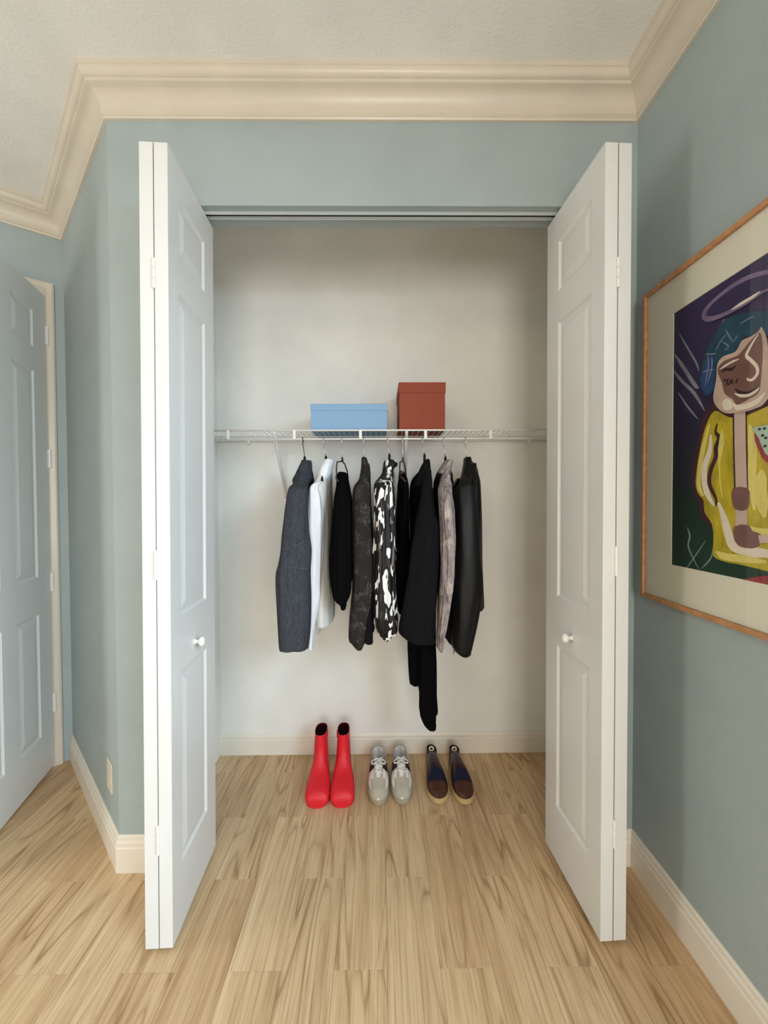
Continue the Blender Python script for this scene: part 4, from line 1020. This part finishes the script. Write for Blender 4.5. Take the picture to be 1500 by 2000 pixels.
def blob(name, pts, mat, smooth_n=3):
    layer[0] += 1
    x = AX - .00012 * layer[0]
    P = [atX(u, v, AX) for u, v in pts]
    P = [Vector((x, min(AY0, max(AY1, q.y)), min(AZ1, max(AZ0, q.z)))) for q in P]
    if smooth_n:
        n = len(P); Q = []
        for i in range(n):
            p0, p1, p2, p3 = P[i - 1], P[i], P[(i + 1) % n], P[(i + 2) % n]
            for k in range(smooth_n):
                f = k / smooth_n
                q = 0.5 * (2 * p1 + (p2 - p0) * f + (2 * p0 - 5 * p1 + 4 * p2 - p3) * f * f + (3 * p1 - p0 - 3 * p2 + p3) * f ** 3)
                Q.append(Vector((x, min(AY0, max(AY1, q.y)), min(AZ1, max(AZ0, q.z)))))
        P = Q
    bm = bmesh.new()
    a = [bm.verts.new(q) for q in P]; b = [bm.verts.new(q + Vector((.0003, 0, 0))) for q in P]
    f1 = bm.faces.new(a); f2 = bm.faces.new(b)
    for i in range(len(P)): bm.faces.new((a[i], a[(i + 1) % len(P)], b[(i + 1) % len(P)], b[i]))
    bmesh.ops.triangulate(bm, faces=[f1, f2])
    return mesh_obj(name, bm, mat, art)
def stroke(name, pts, w, mat, taper=True):
    """brush stroke of metric half-width w through pixel-traced points"""
    layer[0] += 1; x = AX - .00012 * layer[0]
    P = [atX(u, v, AX) for u, v in pts]
    P = [Vector(q) for q in catmull([tuple(q) for q in P], max(8, len(P) * 5))]
    bm = bmesh.new(); L_, R_ = [], []
    n = len(P)
    for i, q in enumerate(P):
        t = P[min(i + 1, n - 1)] - P[max(i - 1, 0)]; t.x = 0; t.normalize(); s = Vector((0, -t.z, t.y))
        k = w * (min(1, .25 + 3 * min(i, n - 1 - i) / n) if taper else 1)
        for lst, sg in ((L_, 1), (R_, -1)):
            e = q + s * k * sg; lst.append(Vector((x, min(AY0, max(AY1, e.y)), min(AZ1, max(AZ0, e.z)))))
    up_ = Vector((.0003, 0, 0))
    rings = [[l, r_, r_ + up_, l + up_] for l, r_ in zip(L_, R_)]
    loft(bm, rings); return mesh_obj(name, bm, mat, art)
# left-hand strokes
for pts, w in (([(390, 1430), (470, 1550), (560, 1690), (600, 1725)], .006), ([(380, 1570), (450, 1660), (560, 1770), (650, 1920)], .005), ([(430, 1250), (500, 1370), (580, 1510), (600, 1580)], .003), ([(420, 1760), (500, 1880), (590, 1990)], .003)):
    stroke('pale_stroke', [a7(*q) for q in pts], w, 'pt_grey')
stroke('pale_stroke', [a8(*q) for q in [(460, 940), (480, 1010), (470, 1100), (550, 1270)]], .003, 'pt_grey')
stroke('pale_stroke', [a8(*q) for q in [(450, 1270), (500, 1200), (610, 1040)]], .0018, 'pt_grey')
stroke('pale_stroke', [a8(*q) for q in [(570, 1270), (650, 1180), (670, 1060)]], .0022, 'pt_grey')
# figure outline, shirt
blob('shirt_outline', [a8(*q) for q in [(640, -40), (560, 150), (520, 330), (490, 560), (520, 690), (560, 760), (570, 860), (650, 940), (690, 1000), (760, 900), (900, 400), (1180, 60), (1300, -120), (1000, -60), (820, -60)]], 'pt_maroon')
blob('yellow_shirt', [a8(*q) for q in [(680, 10), (610, 130), (560, 330), (528, 560), (545, 665), (590, 725), (600, 820), (660, 920), (668, 1080), (670, 1170), (770, 1215), (900, 1240), (1102, 1290), (1500, 1420), (1900, 1450), (1900, 500), (1600, -100), (1300, -100), (1000, 20), (900, 60), (790, 60)]], 'pt_yellow')
stroke('pale_stroke', [a8(*q) for q in [(640, 110), (590, 300), (560, 480), (555, 610), (590, 690)]], .008, 'pt_lemon')
stroke('pale_stroke', [a8(*q) for q in [(650, 200), (640, 330), (600, 460), (600, 590), (630, 690), (680, 770)]], .010, 'pt_cream')
stroke('arm_line', [a8(*q) for q in [(700, 110), (688, 180), (715, 225), (690, 300), (688, 380), (650, 480), (638, 590), (690, 710), (688, 770)]], .007, 'pt_maroon')
stroke('pale_stroke', [a8(*q) for q in [(710, 740), (750, 850), (790, 990), (830, 1090), (960, 1130), (1110, 1150), (1400, 1200)]], .013, 'pt_cream')
stroke('pale_stroke', [a8(*q) for q in [(960, 930), (990, 960), (1100, 975), (1400, 985)]], .008, 'pt_lemon')
for pts, w, c in (([(740, 160), (735, 330), (740, 520), (745, 700)], .010, 'pt_lemon'), ([(770, 260), (760, 480), (780, 700), (800, 880)], .014, 'pt_yellow'), ([(960, 120), (985, 300), (980, 560), (1000, 800)], .012, 'pt_lemon'),
                  ([(1060, 480), (1050, 640), (1080, 860)], .016, 'pt_lemon'), ([(690, 1130), (760, 1170), (900, 1190), (1100, 1215)], .010, 'pt_lemon'), ([(620, 800), (690, 880), (720, 1010), (740, 1100)], .008, 'pt_yellow')):
    stroke('pale_stroke', [a8(*q) for q in pts], w, c)
# pipe
stroke('pipe_outline', [a8(*q) for q in [(882, 30), (885, 300), (895, 640)]], .0205, 'pt_maroon', False)
stroke('pipe', [a8(*q) for q in [(884, 20), (888, 300), (897, 640)]], .0165, 'pt_pipe', False)
stroke('pipe', [a8(*q) for q in [(895, 780), (898, 930)]], .0175, 'pt_pipe', False)
blob('pipe_joint', [a8(*q) for q in [(832, 625), (948, 625), (962, 700), (938, 800), (850, 795), (822, 720)]], 'pt_joint', 2)
blob('pipe_joint', [a8(*q) for q in [(845, 930), (950, 920), (985, 970), (1045, 990), (1042, 1080), (975, 1106), (880, 1088), (838, 1020)]], 'pt_joint', 2)
stroke('pipe', [a8(*q) for q in [(1040, 1035), (1100, 1030), (1400, 1040)]], .010, 'pt_pipe', False)
# breast motif and red shape at the lower edge
blob('motif_rim', [a8(*q) for q in [(1000, 190), (1040, 330), (1100, 420), (1250, 430), (1320, 200), (1100, 180)]], 'pt_red', 2)
blob('motif', [a8(*q) for q in [(990, 150), (1060, 130), (1200, 110), (1330, 130), (1280, 300), (1180, 390), (1090, 350), (1040, 230)]], 'pt_mint', 2)
for q in ((1045, 155), (1085, 150), (1070, 205), (1095, 225), (1090, 290), (1150, 250)):
    stroke('motif_mark', [a8(q[0] - 12, q[1] + 8), a8(q[0], q[1]), a8(q[0] + 12, q[1] + 4)], .003, 'pt_black')
blob('red_shape', [a8(*q) for q in [(930, 1385), (960, 1345), (1102, 1325), (1400, 1340), (1500, 1500), (1102, 1420)]], 'pt_red', 2)
# hat, halo, head
blob('hat', [a5(*q) for q in [(560, 1350), (530, 1200), (540, 1080), (610, 830), (680, 660), (850, 380), (1000, 290), (1200, 230), (1500, 210), (1900, 300), (2100, 500), (1500, 560), (1300, 560), (1140, 620), (1050, 790), (860, 880), (780, 1000), (750, 1150), (740, 1330), (660, 1440), (590, 1430)]], 'pt_teal')
blob('hat_band', [a5(*q) for q in [(545, 1330), (530, 1220), (560, 1100), (640, 880), (730, 860), (720, 1040), (745, 1150), (735, 1320), (660, 1420), (595, 1415)]], 'pt_blue')
for pts in ([(640, 850), (650, 1000), (600, 1310)], [(700, 880), (700, 1040), (640, 1250)], [(600, 840), (690, 835), (770, 828)], [(560, 1100), (650, 1075), (735, 1060)], [(905, 470), (950, 560), (1020, 660)], [(760, 780), (840, 640), (920, 540)], [(1120, 395), (1220, 335), (1330, 280)], [(850, 380), (880, 340), (895, 325)], [(1030, 650), (1060, 600), (1095, 560)], [(850, 650), (950, 720), (890, 790)]):
    stroke('hat_thread', [a5(*q) for q in pts], .0015, 'pt_grey')
blob('halo', [a5(*q) for q in [(560, 250), (620, 140), (800, -30), (1050, -220), (1350, -360), (1800, -430), (2000, -330), (1800, -150), (1500, -80), (1250, 90), (1000, 230), (800, 320), (640, 365), (565, 320)]], 'pt_lilac')
blob('halo_inside', [a5(*q) for q in [(625, 240), (700, 120), (860, -20), (1080, -170), (1350, -290), (1750, -370), (1880, -320), (1700, -190), (1400, -70), (1180, 60), (960, 190), (780, 265), (650, 280)]], 'pt_ground')
stroke('pale_stroke', [a5(*q) for q in [(1000, 185), (1150, 90), (1290, 10), (1420, -80)]], .004, 'pt_cream')
blob('head_outline', [a5(*q) for q in [(1440, 440), (1520, 620), (1560, 1000), (1620, 1300), (1480, 1560), (1330, 1640), (1150, 1690), (900, 1700), (760, 1580), (730, 1440), (770, 1230), (790, 990), (880, 870), (1060, 800), (1150, 640), (1300, 570), (1400, 500)]], 'pt_skin_lt')
blob('face', [a5(*q) for q in [(1420, 520), (1460, 760), (1450, 1000), (1430, 1230), (1400, 1400), (1250, 1500), (1080, 1580), (1020, 1500), (900, 1420), (860, 1260), (800, 1120), (810, 1020), (900, 930), (1080, 860), (1180, 760), (1280, 640)]], 'pt_skin')
stroke('nose', [a5(*q) for q in [(1400, 540), (1330, 640), (1260, 760), (1220, 860), (1290, 930), (1370, 1020), (1380, 1120), (1310, 1210), (1240, 1210), (1230, 1180)]], .0042, 'pt_cream')
stroke('brow', [a5(*q) for q in [(830, 1060), (920, 1000), (1020, 945), (1110, 910)]], .0028, 'pt_cream')
stroke('eye', [a5(*q) for q in [(850, 1100), (920, 1060), (1000, 1060), (1070, 1000)]], .0038, 'pt_dark')
stroke('mouth', [a5(*q) for q in [(1055, 1340), (1110, 1390), (1220, 1410), (1330, 1370), (1400, 1310)]], .0040, 'pt_dark')
stroke('lip', [a5(*q) for q in [(1050, 1410), (1130, 1445), (1250, 1440), (1360, 1380), (1410, 1320)]], .0038, 'pt_cream')
stroke('chin', [a5(*q) for q in [(1030, 1560), (1090, 1620), (1220, 1600), (1380, 1530), (1500, 1400)]], .007, 'pt_cream')
blob('beard', [a5(*q) for q in [(870, 1540), (920, 1490), (990, 1510), (1030, 1600), (960, 1660), (880, 1640)]], 'pt_cream', 2)
# the letters on the cheek
for pts in ([(900, 1195), (890, 1240)], [(960, 1190), (925, 1290)], [(895, 1225), (950, 1215)], [(1005, 1205), (960, 1290)], [(1005, 1205), (1022, 1275)], [(975, 1255), (1020, 1240)], [(1095, 1195), (1070, 1265)]):
    stroke('letter_stroke', [a5(*q) for q in pts], .0017, 'pt_dark', False)

# ------------------------------------------------------------------ ceiling lamp behind the viewer
cl = empty('ceiling_lamp', (-1.05, -2.05, CEIL)); tag(cl, 'round warm ceiling lamp behind the viewer', 'lamp')
bm = bmesh.new(); tube(bm, [(-1.05, -2.05, CEIL), (-1.05, -2.05, CEIL - .03)], .10, 24); mesh_obj('lamp_base', bm, 'hardware', cl)
m = Mat('lamp_glow', (255, 244, 224), .5); m.b.inputs['Emission Color'].default_value = (1.0, 0.72, 0.42, 1); m.b.inputs['Emission Strength'].default_value = 26.0; MT['lamp_glow'] = m.m
bm = bmesh.new(); loft(bm, [[(-1.05 + rr * math.cos(k * math.pi / 12), -2.05 + rr * math.sin(k * math.pi / 12), z) for k in range(24)] for rr, z in ((.13, CEIL - .03), (.135, CEIL - .05), (.11, CEIL - .08), (.06, CEIL - .098), (.01, CEIL - .102))])
mesh_obj('lamp_shade', bm, 'lamp_glow', cl, smooth=True)
